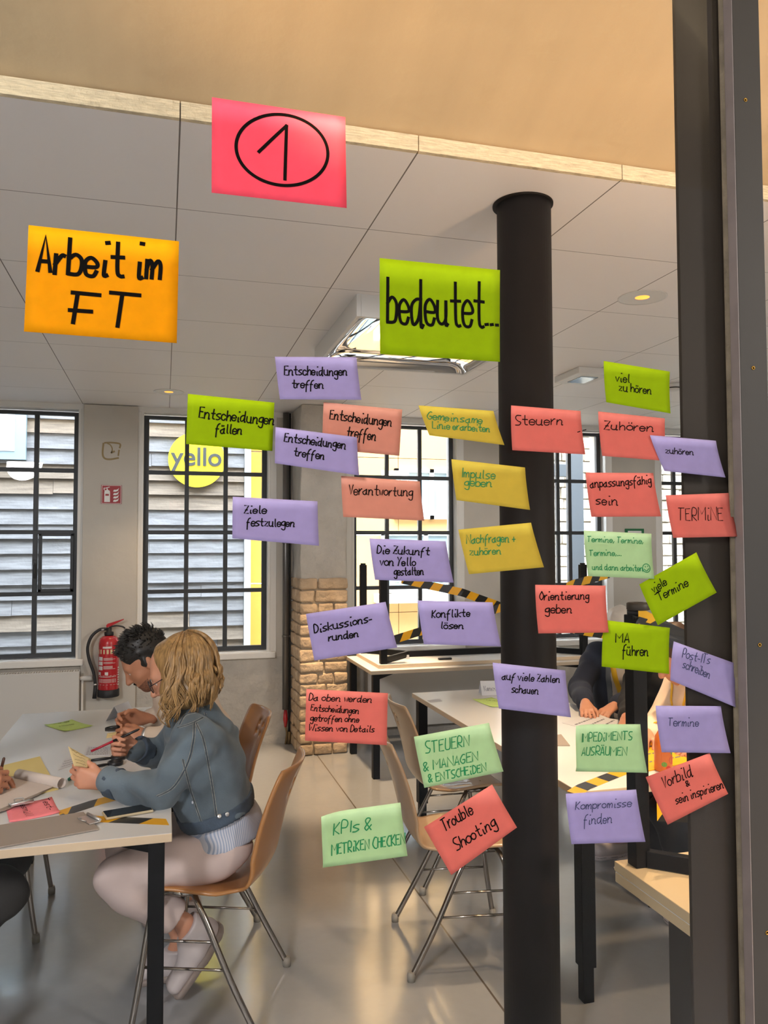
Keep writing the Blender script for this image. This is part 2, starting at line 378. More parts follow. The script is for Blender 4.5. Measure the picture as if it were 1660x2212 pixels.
# ------------------------------------------------------------------ outdoors
m_gnd = mat('courtyard_paving', '9a9892', .9, var=(3, .15))
struct(obj('ground', BX((-14, 6.76, -.35), (24, 24, -.25)), m_gnd))
m_board = mat('weathered_boards', '6c6c6e', .9, bump=(30, .5, .01), var=(5, .34, (.7, 6.0, 9.0)))
m_boardb = mat('weathered_boards_brown', '71665a', .9, bump=(30, .5, .01), var=(5, .32, (.7, 6.0, 9.0)))
bw = empty('wooden_building', (-2.5, 8.32, 0)); tag(bw, 'weathered grey clapboard building outside the two left windows', 'building')
def wloc(o): o.location = (2.5, -8.32, 0); return o
bm = bmesh.new(); k = 0
for z in np.arange(-.25, 5.2, .148):
    x = -7.0+random.uniform(-1, 0)
    while x < .80:
        x2 = min(x+random.uniform(2.2, 4.0), .80); mi = 1 if random.random() < .25 else 0
        dz = random.uniform(-.006, .006); yo = random.uniform(-.006, .006)
        vs = prism(bm, [(8.275+yo, z+dz), (8.31+yo, z+dz+.16), (8.33, z+dz+.16), (8.30+yo, z+dz)], max(x, -7.0), x2-.003, 'x', mi); x = x2
wloc(obj('clapboards', bm, [m_board, m_boardb], bw))
wloc(obj('corner_board', BX((.80, 8.25, -.25), (.865, 8.5, 5.2)), mat('zinc_trim', 'b7bcbe', .6), bw))
wloc(obj('core', BX((-7, 8.335, -.25), (.80, 8.9, 5.15)), m_gnd, bw))
wf = obj('window', None or BX((-2.6, 8.235, 2.44), (-1.30, 8.30, 3.6)), mat('zinc_window_frame', '7f939e', .5), bw); wloc(wf)
o = obj('blind', BX((-2.5, 8.228, 2.52), (-1.40, 8.24, 3.5)), mat('pale_blind', 'd5e3ea', .5), wf)
# round sign on the boards
sg = empty('round_sign', (.313, 8.245, 2.483)); tag(sg, 'round yellow sign with grey lettering on the clapboard wall', 'sign')
bm = bmesh.new(); lathe(bm, [(.283, 0), (.283, .02)], 64, mtx=Matrix.Rotation(PI/2, 4, 'X')); obj('disc', bm, mat('sign_yellow', 'f2d81c', .5), sg)
cu = bpy.data.curves.new('tmp', 'FONT'); cu.body = 'yello'; cu.size = .265; cu.align_x = 'CENTER'; cu.offset = .004; cu.extrude = .003
to = bpy.data.objects.new('tmp', cu); COL.objects.link(to); dg = bpy.context.evaluated_depsgraph_get(); me = bpy.data.meshes.new_from_object(to.evaluated_get(dg)); bpy.data.objects.remove(to)
me.materials.clear(); lt = link('lettering', me, mat('sign_grey', '34383a', .5), sg); lt.rotation_euler = (PI/2, 0, 0); lt.location = (0, -.026, -.06)
# ochre panel building beyond
m_och = mat('ochre_panels', 'c4963a', .7, var=(2, .05)); m_peach = mat('peach_panels', 'd3a970', .8, var=(2, .05))
ob = empty('ochre_building', (1.4, 8.9, 0)); tag(ob, 'ochre yellow panelled house edge beside the grey clapboards', 'building')
bm = bmesh.new()
for z in np.arange(-.25, 5.0, .72): box(bm, (.875, 8.62, z+.006), (1.40, 8.75, z+.714))
o = obj('panels', bm, m_och, ob); o.location = (-1.4, -8.9, 0)
pb = empty('peach_building', (3.0, 10.0, 0)); tag(pb, 'pale peach rendered house outside the middle window', 'building')
def bloc(o): o.location = (-3.0, -10.0, 0); return o
bm = bmesh.new()
for z in np.arange(-.3, 6, 1.02):
    for x in np.arange(1.43, 4.6, .78): box(bm, (x+.004, 10.0, z+.004), (min(x+.776, 4.62), 10.2, z+1.016))
bloc(obj('panels', bm, m_peach, pb))
for (xa, xb, za, zb_) in ((2.93, 3.95, 1.95, 2.62), (2.75, 3.95, .98, 1.78)):
    bm = bmesh.new()
    for a, c in (((xa, 9.93, za), (xa+.05, 10, zb_)), ((xb-.05, 9.93, za), (xb, 10, zb_)), ((xa, 9.93, zb_-.05), (xb, 10, zb_)), ((xa, 9.93, za), (xb, 10, za+.05)), (((xa+xb)/2-.03, 9.93, za), ((xa+xb)/2+.03, 10, zb_))): box(bm, a, c)
    f = bloc(obj('window', bm, mat('white_window_frame', 'dfe3e3', .5) if 'white_window_frame' not in bpy.data.materials else bpy.data.materials['white_window_frame'], pb))
    o = obj('window_glass', BX((xa+.05, 9.96, za+.05), (xb-.05, 9.99, zb_-.05)), mat('outdoor_pane', '8fa3ae', .08), f)
bloc(obj('sill', BX((2.65, 9.70, .86), (4.0, 10.0, .97)), mat('pale_sill', 'e9e9e4', .6), pb))
fb = obj('planter', BX((2.85, 9.72, .972), (3.9, 9.85, 1.08)), mat('zinc_planter', 'c2c6c6', .5)); tag(fb, 'long zinc flower box on the sill of the peach house', 'planter')
bm = bmesh.new()
for i in range(90):
    c = Vector((random.uniform(2.88, 3.87), 9.785+random.uniform(-.05, .05), 1.10+random.uniform(0, .13)))
    M_ = Matrix.Translation(c) @ Matrix.Rotation(random.uniform(0, 6), 4, 'Z') @ Matrix.Rotation(random.uniform(-1, 1), 4, 'X')
    vs = [bm.verts.new(M_ @ Vector(p)) for p in ((-.035, 0, 0), (0, -.018, .006), (.035, 0, 0), (0, .018, .006))]; f = bm.faces.new(vs); f.material_index = 1 if random.random() < .25 else 0
pl = obj('plants', bm, [mat('planter_green', '5f7d45', .8), mat('planter_red', 'd8574e', .8)], fb); pl['kind'] = 'stuff'
# old stone building to the right
m_sw = mat('pale_stone_wall', 'c2b8a8', .95, bump=(9, 1.0, .05), var=(8, .30))
sb_ = empty('stone_building', (7, 9.4, 0)); tag(sb_, 'pale rough stone building outside the right hand windows', 'building')
bm = bmesh.new(); z = -.25; row = 0
while z < 5:
    hgt = .16+random.uniform(-.03, .05); x = 4.75-.1*(row % 2)
    while x < 11:
        w_ = random.uniform(.18, .45); box(bm, (x+.006, 9.36+random.uniform(0, .03), z+.006), (x+w_-.006, 9.6, z+hgt-.006), bev=.012); x += w_
    z += hgt; row += 1
o = obj('stonework', bm, m_sw, sb_); o.location = (-7, -9.4, 0)
o = obj('core', BX((4.65, 9.42, -.25), (11, 9.9, 5)), mat('stone_mortar', 'a89e8e', .95), sb_); o.location = (-7, -9.4, 0)
# dark door frame standing outside the fourth window
df = empty('door_frame', (4.1, 7.9, 0)); tag(df, 'dark grey outer door frame seen through the window right of the column', 'door frame')
m_df = mat('anthracite', '50565c', .45)
def dloc(o): o.location = (-4.1, -7.9, 0); return o
p0 = atY(1229, 1100, 7.9)[0]; p1 = atY(1258, 1100, 7.9)[0]; zt = atY(1215, 1003, 7.9)[2]
dloc(obj('jamb', BX((p0, 7.86, -.25), (p1, 7.96, 3.2), bev=.005), m_df, df))
dloc(obj('transom', BX((p0-1.1, 7.87, zt-.14), (p0+.01, 7.95, zt), bev=.005), m_df, df))
dloc(obj('jamb', BX((p0-1.2, 7.86, -.25), (p0-1.08, 7.96, 3.2), bev=.005), m_df, df))
# ================================================================== HANDWRITING
GL = {}
for _l in '''a 47 26 05 04 13 33 46 47 44 53
b 0a 03|06 27 46 44 33 03
c 46 27 06 04 13 33 44
d 47 27 06 04 13 34 47|4a 43 53
e 05 45 46 27 06 04 13 33 44
f 4a 29 16 10|06 36
g 47 27 06 04 14 34 47|47 41 20 01
h 0a 03|05 27 46 43
i 16 13 23|1a 2a
j 27 21 10|28 29
k 0a 03|47 05 43
l 1a 14 23
m 07 03|05 17 26 23|25 47 56 53
n 07 03|05 27 46 43 53
o 27 06 04 23 44 46 27
p 07 00|06 27 46 44 23 04
r 07 03|05 27 37
s 47 27 06 25 44 23 03
t 2a 24 33 43|07 47
u 07 04 23 44 47|47 43 53
v 07 23 47
w 07 13 26 33 47
x 07 43|47 03
z 07 47 03 43
A 03 2a 43|15 35
B 03 0a 3a 38 07|07 47 44 03
C 4a 2a 07 05 23 43
D 03 0a 2a 48 45 23 03
E 4a 0a 03 43|07 37
F 5a 0a|1a 13|06 46
G 4a 2a 07 05 23 44 46 26
H 0a 03|4a 43|07 47
I 1a 13
K 0a 03|4a 06 43
L 0a 03 43
M 03 0a 36 6a 63
N 03 0a 53 5a
O 2a 07 05 23 45 47 2a
P 03 0a 3a 48 36 06
R 03 0a 3a 48 36 06 43
S 4a 1a 08 26 45 33 03
T 0a 5a|2a 23
U 0a 04 23 44 4a
V 0a 23 4a
W 0a 13 37 53 7a
Y 0a 27 4a|27 13
Z 0a 4a 03 43|16 36
& 43 08 1a 39 05 04 13 24 46
+ 05 45|27 23
- 05 35
. 03 13
, 14 02
: 04 05|06 07
1 06 4a 43'''.split('\n'):
    k, d = _l[0], _l[2:]
    GL[k] = [[(int(p[0], 36), int(p[1], 36)-3) for p in s.split()] for s in d.split('|')]
for u_, b_ in (('ä', 'a'), ('ö', 'o'), ('ü', 'u')): GL[u_] = GL[b_]+[[(1, 5.6), (1, 6.2)], [(3, 5.6), (3, 6.2)]]
GL['Ä'] = GL['A']+[[(1, 8), (1, 8.6)], [(3, 8), (3, 8.6)]]
STRAIGHT = set('AEFHIKLMNTVWZxzvwk+-.,:1Y')
def glyph_width(c): return 3.0 if c == ' ' else max(p[0] for s in GL[c] for p in s)+1.5
def text_strokes(s, seed=0):
    r = random.Random(seed); out = []; x = 0.0
    for c in s:
        if c == ' ': x += 3.0; continue
        sl = r.uniform(.06, .16); dy = r.uniform(-.25, .25); sc = r.uniform(.94, 1.08)
        for st in GL[c]:
            P = [(x+p[0]*sc+sl*p[1]+r.uniform(-.08, .08), p[1]*sc+dy+r.uniform(-.08, .08)) for p in st]
            if c not in STRAIGHT and len(P) > 2: P = [tuple(q) for q in spline(P, 5)]
            out.append(P)
        x += glyph_width(c)
    return out, max(x-1.5, .1)
def ribbon(bm, P, w, fmap, mi=0):
    """flat pen stroke through plane points P, width w, mapped to 3d by fmap"""
    P = [np.array(p, float) for p in P]
    n = len(P)
    if n == 1: P.append(P[0]+np.array([w, 0])); n = 2
    L_, R_ = [], []
    for i in range(n):
        t = P[min(i+1, n-1)]-P[max(i-1, 0)]; l = np.linalg.norm(t); t = t/l if l > 1e-9 else np.array([1., 0]); nn = np.array([-t[1], t[0]])*w/2
        q = P[i] - t*w*.35 if i == 0 else (P[i]+t*w*.35 if i == n-1 else P[i])
        L_.append(bm.verts.new(fmap(q+nn))); R_.append(bm.verts.new(fmap(q-nn)))
    for i in range(n-1):
        f = bm.faces.new((L_[i], L_[i+1], R_[i+1], R_[i])); f.material_index = mi

NOTE_COL = {'x': 'ffffff', 'pink': 'fb5f74', 'orange': 'f2aa08', 'lime': 'a3bd0a', 'lilac': 'ad9fc9', 'salmon': 'd8957e', 'red': 'e07a6c', 'yellow': 'd2b846', 'mint': 'b9d4a0', 'cream': 'f3e6a8', 'palelime': 'cdea88', 'rose': 'fa8c94'}
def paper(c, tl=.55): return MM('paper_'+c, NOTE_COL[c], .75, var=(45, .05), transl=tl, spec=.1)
INK = {'k': ('0c0a08', .45), 'g': ('1d6b40', .5), 'b': ('33364e', .5), 'p': ('3b2f45', .5)}
def ink(c): return MM('ink_'+c, INK[c][0], .9, spec=.05)

def sticky(label, colr, px, lines, pen='k', pw=1.9, layer=0, curl=.010, side=.0, group='sticky notes on the glass', extra=None):
    P = [atY(x, y, YG) for x, y in px]; c0 = np.mean(P, axis=0)
    def plane(u, v): return P[0]*(1-u)*(1-v)+P[1]*u*(1-v)+P[2]*u*v+P[3]*(1-u)*v
    def lift(u, v): return .0010+.0017*layer+curl*max(v-.12, 0)**1.6+side*(max(.35-u, 0)/.35)**2*(1-v)**.5
    bm = bmesh.new(); nu, nv = 12, 10; G_ = []
    for j in range(nv+1):
        row = []
        for i in range(nu+1):
            u, v = i/nu, j/nv; p = plane(u, v); row.append(bm.verts.new((p[0]-c0[0], -lift(u, v), p[2]-c0[2])))
        G_.append(row)
    for j in range(nv):
        for i in range(nu): f = bm.faces.new((G_[j][i], G_[j+1][i], G_[j+1][i+1], G_[j][i+1])); f.smooth = True
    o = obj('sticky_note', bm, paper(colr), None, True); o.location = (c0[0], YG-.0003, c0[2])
    md = o.modifiers.new('thickness', 'SOLIDIFY'); md.thickness = .0002; md.offset = 0
    tag(o, label, 'sticky note', group)
    def fmap(q):
        u = v = .5
        for _ in range(6):
            p = plane(u, v); du = (P[1]-P[0])*(1-v)+(P[2]-P[3])*v; dv = (P[3]-P[0])*(1-u)+(P[2]-P[1])*u
            s_ = np.linalg.solve(np.array([[du[0], dv[0]], [du[2], dv[2]]]), np.array([q[0]-p[0], q[1]-p[2]])); u += s_[0]; v += s_[1]
        u, v = min(max(u, 0), 1), min(max(v, 0), 1)
        return (q[0]-c0[0], -lift(u, v)-.0007, q[1]-c0[2])
    bm = bmesh.new()
    for (s, x0, y0, x1, y1, h) in lines:
        st, wd = text_strokes(s, hash_s(label+s))
        A0, A1, Up = (atY(x0, y0, YG), atY(x1, y1, YG), atY(x0, y0-h, YG))
        d = np.array([A1[0]-A0[0], A1[2]-A0[2]]); u_ = d/wd; hh = np.linalg.norm(Up-A0)/7.0; v_ = np.array([-d[1], d[0]])/np.linalg.norm(d)*hh
        for S in st: ribbon(bm, [np.array([A0[0], A0[2]])+u_*p[0]+v_*p[1] for p in S], pw*.00078, fmap)
    for S in (extra or []):
        ribbon(bm, spline([(atY(x, y, YG)[0], atY(x, y, YG)[2]) for x, y in S], 8), pw*.00078, fmap)
    obj('handwriting', bm, ink(pen), o)
    return o
def hash_s(s):
    h = 7
    for ch in s: h = (h*31+ord(ch)) % 1000003
    return h
circ = [(609+99*math.cos(a), 326+77*math.sin(a)+ (0.08*99*math.cos(a))) for a in np.linspace(-2.2, 4.2, 30)]
S_ = sticky
S_('large pink note with a circled number 1 at the top of the glass', 'pink', [(458, 211), (746, 254), (748, 452), (457, 419)], [], 'k', 6.5, extra=[circ, [(559, 330), (590, 300), (619, 273)], [(619, 273), (617, 330), (615, 390)]], curl=.004)
S_('large orange note reading Arbeit im FT', 'orange', [(62, 487), (387, 522), (382, 743), (53, 718)], [('Arbeit im', 82, 588, 347, 606, 74), ('FT', 146, 697, 290, 709, 70)], 'k', 7.5, curl=.004)
S_('large lime green note reading bedeutet, against the black column', 'lime', [(820, 558), (1080, 584), (1078, 783), (820, 766)], [('bedeutet', 836, 697, 1042, 707, 92), ('...', 1048, 704, 1075, 704, 60)], 'k', 6.5, curl=.004)
S_('lilac note Entscheidungen treffen, uppermost of the small notes left of the column', 'lilac', [(594, 771), (770, 772), (778, 866), (603, 865)], [('Entscheidungen', 614, 811, 749, 812, 19), ('treffen', 630, 839, 697, 841, 17)], 'k', 2.3)
S_('lime note Entscheidungen fällen in front of the second window', 'lime', [(406, 851), (593, 870), (588, 975), (402, 960)], [('Entscheidungen', 430, 903, 591, 918, 22), ('fällen', 465, 936, 522, 939, 20)], 'k', 2.4, curl=.004)
S_('salmon note Entscheidungen treffen, partly under a lilac note', 'salmon', [(699, 869), (869, 885), (862, 985), (695, 970)], [('Entscheidungen', 712, 906, 845, 921, 20), ('treffen', 748, 944, 811, 952, 22)], 'k', 2.3, curl=.002)
S_('lilac note Entscheidungen treffen overlapping the salmon note', 'lilac', [(594, 924), (769, 946), (771, 1029), (591, 1003)], [('Entscheidungen', 612, 955, 743, 971, 18), ('treffen', 632, 986, 697, 994, 17)], 'k', 2.3, layer=4)
S_('yellow note Gemeinsame Linie erarbeiten above the middle window', 'yellow', [(904, 876), (1066, 888), (1085, 963), (924, 942)], [('Gemeinsame', 922, 906, 1040, 916, 16), ('Linie erarbeiten', 932, 926, 1056, 934, 15)], 'g', 1.7)
S_('salmon note reading Verantwortung', 'salmon', [(737, 1028), (907, 1040), (913, 1125), (739, 1117)], [('Verantwortung', 753, 1068, 890, 1072, 20)], 'k', 2.0)
S_('lilac note Ziele festzulegen between the second window and the pillar', 'lilac', [(503, 1073), (686, 1083), (687, 1179), (501, 1163)], [('Ziele', 527, 1109, 574, 1109, 16), ('festzulegen', 532, 1136, 635, 1138, 17)], 'k', 2.2)
S_('lilac note with three lines starting Die Zukunft', 'lilac', [(798, 1163), (963, 1169), (976, 1258), (807, 1252)], [('Die Zukunft', 814, 1195, 926, 1199, 16), ('von Yello', 819, 1221, 896, 1222, 17), ('gestalten', 849, 1242, 912, 1241, 16)], 'k', 2.3)
S_('yellow note reading Impulse geben', 'yellow', [(975, 992), (1134, 1010), (1140, 1102), (982, 1081)], [('Impulse', 996, 1031, 1068, 1035, 19), ('geben', 1002, 1050, 1060, 1052, 17)], 'g', 1.8)
S_('yellow note Nachfragen plus zuhören at the left edge of the column', 'yellow', [(990, 1144), (1147, 1129), (1170, 1225), (1009, 1240)], [('Nachfragen +', 1007, 1174, 1112, 1170, 18), ('zuhören', 1013, 1199, 1080, 1197, 16)], 'g', 1.8)
S_('red note reading Steuern on the column', 'red', [(1104, 876), (1254, 888), (1259, 983), (1102, 974)], [('Steuern', 1112, 918, 1215, 918, 20), (':', 1241, 936, 1246, 936, 12)], 'k', 2.0)
S_('red note reading Zuhören with a lilac note over its corner', 'red', [(1292, 889), (1436, 904), (1434, 997), (1295, 986)], [('Zuhören', 1303, 928, 1410, 932, 18)], 'k', 2.2)
S_('lilac note zuhören overlapping the red note at the post', 'lilac', [(1400, 941), (1542, 953), (1556, 1033), (1425, 1019)], [('zuhören', 1432, 980, 1492, 984, 13)], 'k', 2.0, layer=3)
S_('lime note viel zuhören below the smoke detector', 'lime', [(1304, 780), (1447, 803), (1442, 895), (1304, 871)], [('viel', 1328, 825, 1358, 828, 18), ('zu hören', 1334, 845, 1404, 852, 18)], 'k', 2.2)
S_('red note reading anpassungsfähig sein', 'red', [(1265, 1021), (1411, 1022), (1422, 1116), (1272, 1117)], [('anpassungsfähig', 1274, 1054, 1406, 1045, 18), ('sein', 1284, 1090, 1330, 1091, 19)], 'k', 2.2)
S_('red note reading TERMINE in capitals on the steel post', 'red', [(1438, 1070), (1574, 1065), (1588, 1159), (1448, 1162)], [('TERMiNE', 1462, 1124, 1558, 1124, 27)], 'k', 1.8)
S_('mint green note Termine Termine with a smiley', 'mint', [(1261, 1146), (1407, 1153), (1407, 1250), (1265, 1244)], [('Termine, Termine,', 1268, 1170, 1388, 1174, 12), ('Termine,...', 1271, 1200, 1340, 1200, 12), ('und dann arbeiten', 1275, 1230, 1384, 1233, 12)], 'g', 1.6, extra=[[(1392+8*math.cos(a), 1227+9*math.sin(a)) for a in np.linspace(0, 6.4, 14)], [(1387, 1229), (1392, 1233), (1397, 1228)], [(1390, 1223), (1390, 1225)], [(1395, 1222), (1395, 1224)]])
S_('tilted lime note reading viele Termine', 'lime', [(1377, 1262), (1500, 1193), (1537, 1279), (1411, 1349)], [('viele', 1407, 1281, 1436, 1262, 18), ('Termine', 1419, 1297, 1480, 1264, 18)], 'k', 2.2, layer=3, extra=[[(1409, 1284), (1421, 1276)]])
S_('red note reading Orientierung geben', 'red', [(1156, 1263), (1308, 1265), (1309, 1365), (1158, 1367)], [('Orientierung', 1165, 1296, 1271, 1294, 17), ('geben', 1176, 1323, 1233, 1323, 18)], 'k', 2.2)
S_('lime note reading MA führen over the black table leg', 'lime', [(1305, 1339), (1447, 1356), (1439, 1454), (1294, 1438)], [('MA', 1328, 1387, 1357, 1387, 19), ('führen', 1341, 1414, 1397, 1416, 21)], 'k', 2.4)
S_('steeply tilted lilac note reading Post-ITs schreiben', 'lilac', [(1454, 1385), (1588, 1433), (1580, 1525), (1440, 1467)], [('Post-ITs', 1471, 1419, 1530, 1434, 19), ('schreiben', 1470, 1440, 1528, 1464, 18)], 'b', 1.7, layer=1)
S_('lilac note auf viele Zahlen schauen across the column', 'lilac', [(1064, 1431), (1221, 1448), (1228, 1547), (1073, 1528)], [('auf viele Zahlen', 1083, 1467, 1208, 1474, 15), ('schauen', 1103, 1494, 1160, 1498, 15)], 'k', 2.1)
S_('lilac note reading only Termine', 'lilac', [(1416, 1524), (1557, 1525), (1571, 1624), (1423, 1622)], [('Termine', 1442, 1567, 1507, 1568, 17)], 'b', 1.7)
S_('mint green note IMPEDIMENTS AUSRÄUMEN with a curled corner', 'mint', [(1236, 1564), (1383, 1564), (1392, 1666), (1238, 1663)], [('IMPEDiMENTS', 1251, 1601, 1364, 1597, 18), ('AUSRÄUMEN', 1251, 1629, 1350, 1630, 17)], 'g', 1.9, side=.012)
S_('tilted red note Vorbild und sein inspirieren', 'red', [(1392, 1677), (1530, 1625), (1563, 1710), (1433, 1776)], [('Vorbild', 1430, 1700, 1492, 1673, 24), ('&', 1479, 1697, 1485, 1694, 11), ('sein inspirieren', 1454, 1733, 1555, 1698, 17)], 'k', 2.2, layer=2)
S_('lilac note reading Kompromisse finden', 'lilac', [(1222, 1714), (1374, 1705), (1388, 1814), (1229, 1819)], [('Kompromisse', 1242, 1748, 1362, 1741, 17), ('finden', 1258, 1778, 1319, 1775, 19)], 'b', 1.7)
S_('lilac note reading Konflikte lösen', 'lilac', [(902, 1297), (1064, 1301), (1078, 1395), (912, 1390)], [('Konflikte', 932, 1334, 1014, 1331, 16), ('lösen', 950, 1357, 999, 1357, 14)], 'k', 2.3)
S_('lilac note Diskussionsrunden in front of the stone pillar', 'lilac', [(661, 1326), (833, 1300), (855, 1397), (677, 1425)], [('Diskussions-', 679, 1367, 803, 1342, 17), ('runden', 709, 1384, 773, 1374, 15)], 'k', 2.4)
S_('red note with four lines starting Da oben', 'red', [(662, 1488), (838, 1497), (834, 1608), (658, 1598)], [('Da oben werden', 667, 1512, 802, 1517, 14), ('Entscheidungen', 671, 1534, 774, 1541, 13), ('getroffen ohne', 670, 1556, 774, 1559, 13), ('Wissen von Details', 666, 1577, 807, 1580, 13)], 'g' if False else 'k', 1.7, curl=.005)
S_('mint green note STEUERN MANAGEN ENTSCHEIDEN in front of the chairs', 'mint', [(894, 1591), (1056, 1561), (1083, 1663), (913, 1698)], [('STEUERN', 919, 1626, 1013, 1610, 24), ('& MANAGEN', 914, 1664, 1030, 1641, 19), ('& ENTSCHEiDEN', 923, 1687, 1046, 1662, 16)], 'g', 2.0)
S_('mint green note with a curled corner reading KPIs and METRIKEN CHECKEN', 'mint', [(690, 1757), (865, 1733), (877, 1844), (695, 1869)], [('KPIs &', 719, 1801, 800, 1790, 24), ('METRiKEN CHECKEN', 714, 1842, 872, 1819, 21)], 'g', 2.2, side=.014)
S_('tilted red note reading Trouble Shooting', 'red', [(916, 1786), (1063, 1694), (1112, 1783), (971, 1885)], [('Trouble', 960, 1795, 1022, 1755, 26), ('Shooting', 985, 1834, 1070, 1781, 24)], 'k', 2.5)
# ================================================================== FIXTURES
m_fix = mat('fixture_white', 'dddcd8', .45); m_chrome = mat('mirror_metal', 'e8e8ea', .04, 1.0)
m_glow = mat('lamp_glow', 'ffb15c', .6, emit=('ff9c38', 1.3))
for i, (x, y, lb) in enumerate(((2.04, 3.02, 'large round recessed downlight in the ceiling right of the column'), (.022, 5.78, 'small round recessed downlight above the second window'))):
    d = empty('recessed_downlight', (x, y, ZC)); tag(d, lb, 'ceiling light', 'recessed downlights')
    bm = bmesh.new(); lathe(bm, [(.098, -.001), (.106, -.003), (.106, 0), (.096, .002), (.090, -.0005)], 40); obj('trim_ring', bm, m_fix, d, True)
    bm = bmesh.new(); lathe(bm, [(.094, -.0006), (.0, -.0012)], 40); obj('reflector', bm, m_glow, d, True)
# mirrored ceiling box
X0, X1, Y0, Y1 = .80, 1.70, 3.30, 4.30
cb = empty('ceiling_light_box', ((X0+X1)/2, (Y0+Y1)/2, ZC)); tag(cb, 'white ceiling light box with a mirrored curved underside', 'ceiling light')
bm = bmesh.new(); hx, hy = (X1-X0)/2, (Y1-Y0)/2
for lo, hi in (((-hx, -hy, -.10), (-hx+.02, hy, 0)), ((hx-.02, -hy, -.10), (hx, hy, 0)), ((-hx+.02, -hy, -.10), (hx-.02, -hy+.02, 0)), ((-hx+.02, hy-.02, -.10), (hx-.02, hy, 0))): box(bm, lo, hi, bev=.002)
obj('housing', bm, m_fix, cb)
bm = bmesh.new(); n = 28; G_ = []
for j in range(n+1):
    v = -1+2*j/n
    G_.append([bm.verts.new(((-1+2*i/n)*(hx-.021), v*(hy-.021), -.096+.05*min(1, max(0, (1-abs(-1+2*i/n)))*4)**.5*min(1, max(0, 1-abs(v))*4)**.5)) for i in range(n+1)])
for j in range(n):
    for i in range(n): bm.faces.new((G_[j][i], G_[j][i+1], G_[j+1][i+1], G_[j+1][i]))
obj('mirror_reflector', bm, m_chrome, cb, True)
# emergency light and smoke detector
em = empty('emergency_light', (2.565, 4.46, ZC)); tag(em, 'flat square white emergency light on the ceiling right of the column', 'emergency light')
obj('housing', BX((-.115, -.16, -.045), (.115, .16, 0), bev=.006), m_fix, em)
bm = bmesh.new(); box(bm, (-.06, -.09, -.050), (.06, .09, -.044), bev=.003); obj('lens', bm, mat('grey_lens', 'a9b4bb', .12, .6), em)
sd = empty('smoke_detector', (3.36, 4.63, ZC)); tag(sd, 'round white smoke detector on the ceiling beside the steel post', 'smoke detector')
bm = bmesh.new(); lathe(bm, [(.055, 0), (.055, -.018), (.047, -.022), (.047, -.034), (.040, -.044), (.015, -.047), (0, -.047)][::-1], 28); obj('housing', bm, m_fix, sd, True)
bm = bmesh.new(); lathe(bm, [(.0485, -.024), (.0485, -.032)], 28); obj('vent_band', bm, mat('dark_vent', '4a4a48', .8), sd)

# fire extinguisher sign, plaster stain, exit sign
m_signred = mat('sign_red', '9c1c22', .5); m_signwhite = mat('sign_white', 'e8e6e2', .5)
fs = empty('fire_sign', (-.397, 6.412, 2.0)); tag(fs, 'square red fire extinguisher sign on the wall between the windows', 'sign')
obj('plate', BX((-.075, -.003, -.073), (.075, .001, .073), bev=.001), m_signred, fs)
bm = bmesh.new()
Y_ = -.0045
def poly(pts): bm.faces.new([bm.verts.new((x, Y_, z)) for x, z in pts])
for a, c in ((-.071, .071),):
    for q in (((a, a), (c, a), (c, a+.003), (a, a+.003)), ((a, c-.003), (c, c-.003), (c, c), (a, c)), ((a, a), (a+.003, a), (a+.003, c), (a, c)), ((c-.003, a), (c, a), (c, c), (c-.003, c))): poly(q)
poly([(-.052, -.058), (-.010, -.058), (-.010, .012), (-.012, .028), (-.022, .034), (-.040, .034), (-.050, .028), (-.052, .012)])
poly([(-.035, .034), (-.027, .034), (-.027, .046), (-.035, .046)]); poly([(-.040, .046), (-.012, .056), (-.014, .060), (-.042, .052)])
poly([(-.050, .030), (-.058, .040), (-.056, .052), (-.040, .050), (-.040, .046), (-.052, .046), (-.052, .040), (-.046, .030)])
for k in range(4):
    z = -.055+.026*k
    poly([(.012, z), (.030, z-.002), (.048, z+.006), (.056, z+.030), (.048, z+.020), (.036, z+.014), (.018, z+.014)][:7])
obj('pictogram', bm, m_signwhite, fs)
bm = bmesh.new(); box(bm, (-.044, -.0052, -.010), (-.018, -.0048, .004)); obj('pictogram_band', bm, m_signred, fs)
m_stain = mat('old_glue', '9c8862', .8)
bm = bmesh.new()
def blotch(pts, w):
    ribbon(bm, spline(pts, 6), w, lambda q: (q[0], -.0012, q[1]))
blotch([(-.06, .05), (-.065, -.03), (-.05, -.065), (-.01, -.072), (.05, -.06)], .014); blotch([(-.05, .055), (0, .058), (.06, .05), (.06, .02)], .013); blotch([(.055, .0), (.05, -.04)], .012); blotch([(-.03, .05), (-.01, .04), (.005, .01), (.0, -.02)], .009); blotch([(.0, -.02), (.02, -.01)], .014)
gs = obj('glue_mark', bm, m_stain); gs.location = (-.40, 6.4145, 2.345); tag(gs, 'dried square of beige glue left on the wall above the red sign', 'stain')
es = empty('exit_sign', (4.225, 6.446, 1.69)); tag(es, 'green and white exit sign on the wall behind the mint note', 'sign')
obj('plate', BX((-.10, -.006, -.06), (.10, .0, .06)), mat('exit_green', '11693c', .5), es)
obj('panel', BX((-.072, -.008, -.045), (.072, -.0055, .040)), m_signwhite, es)

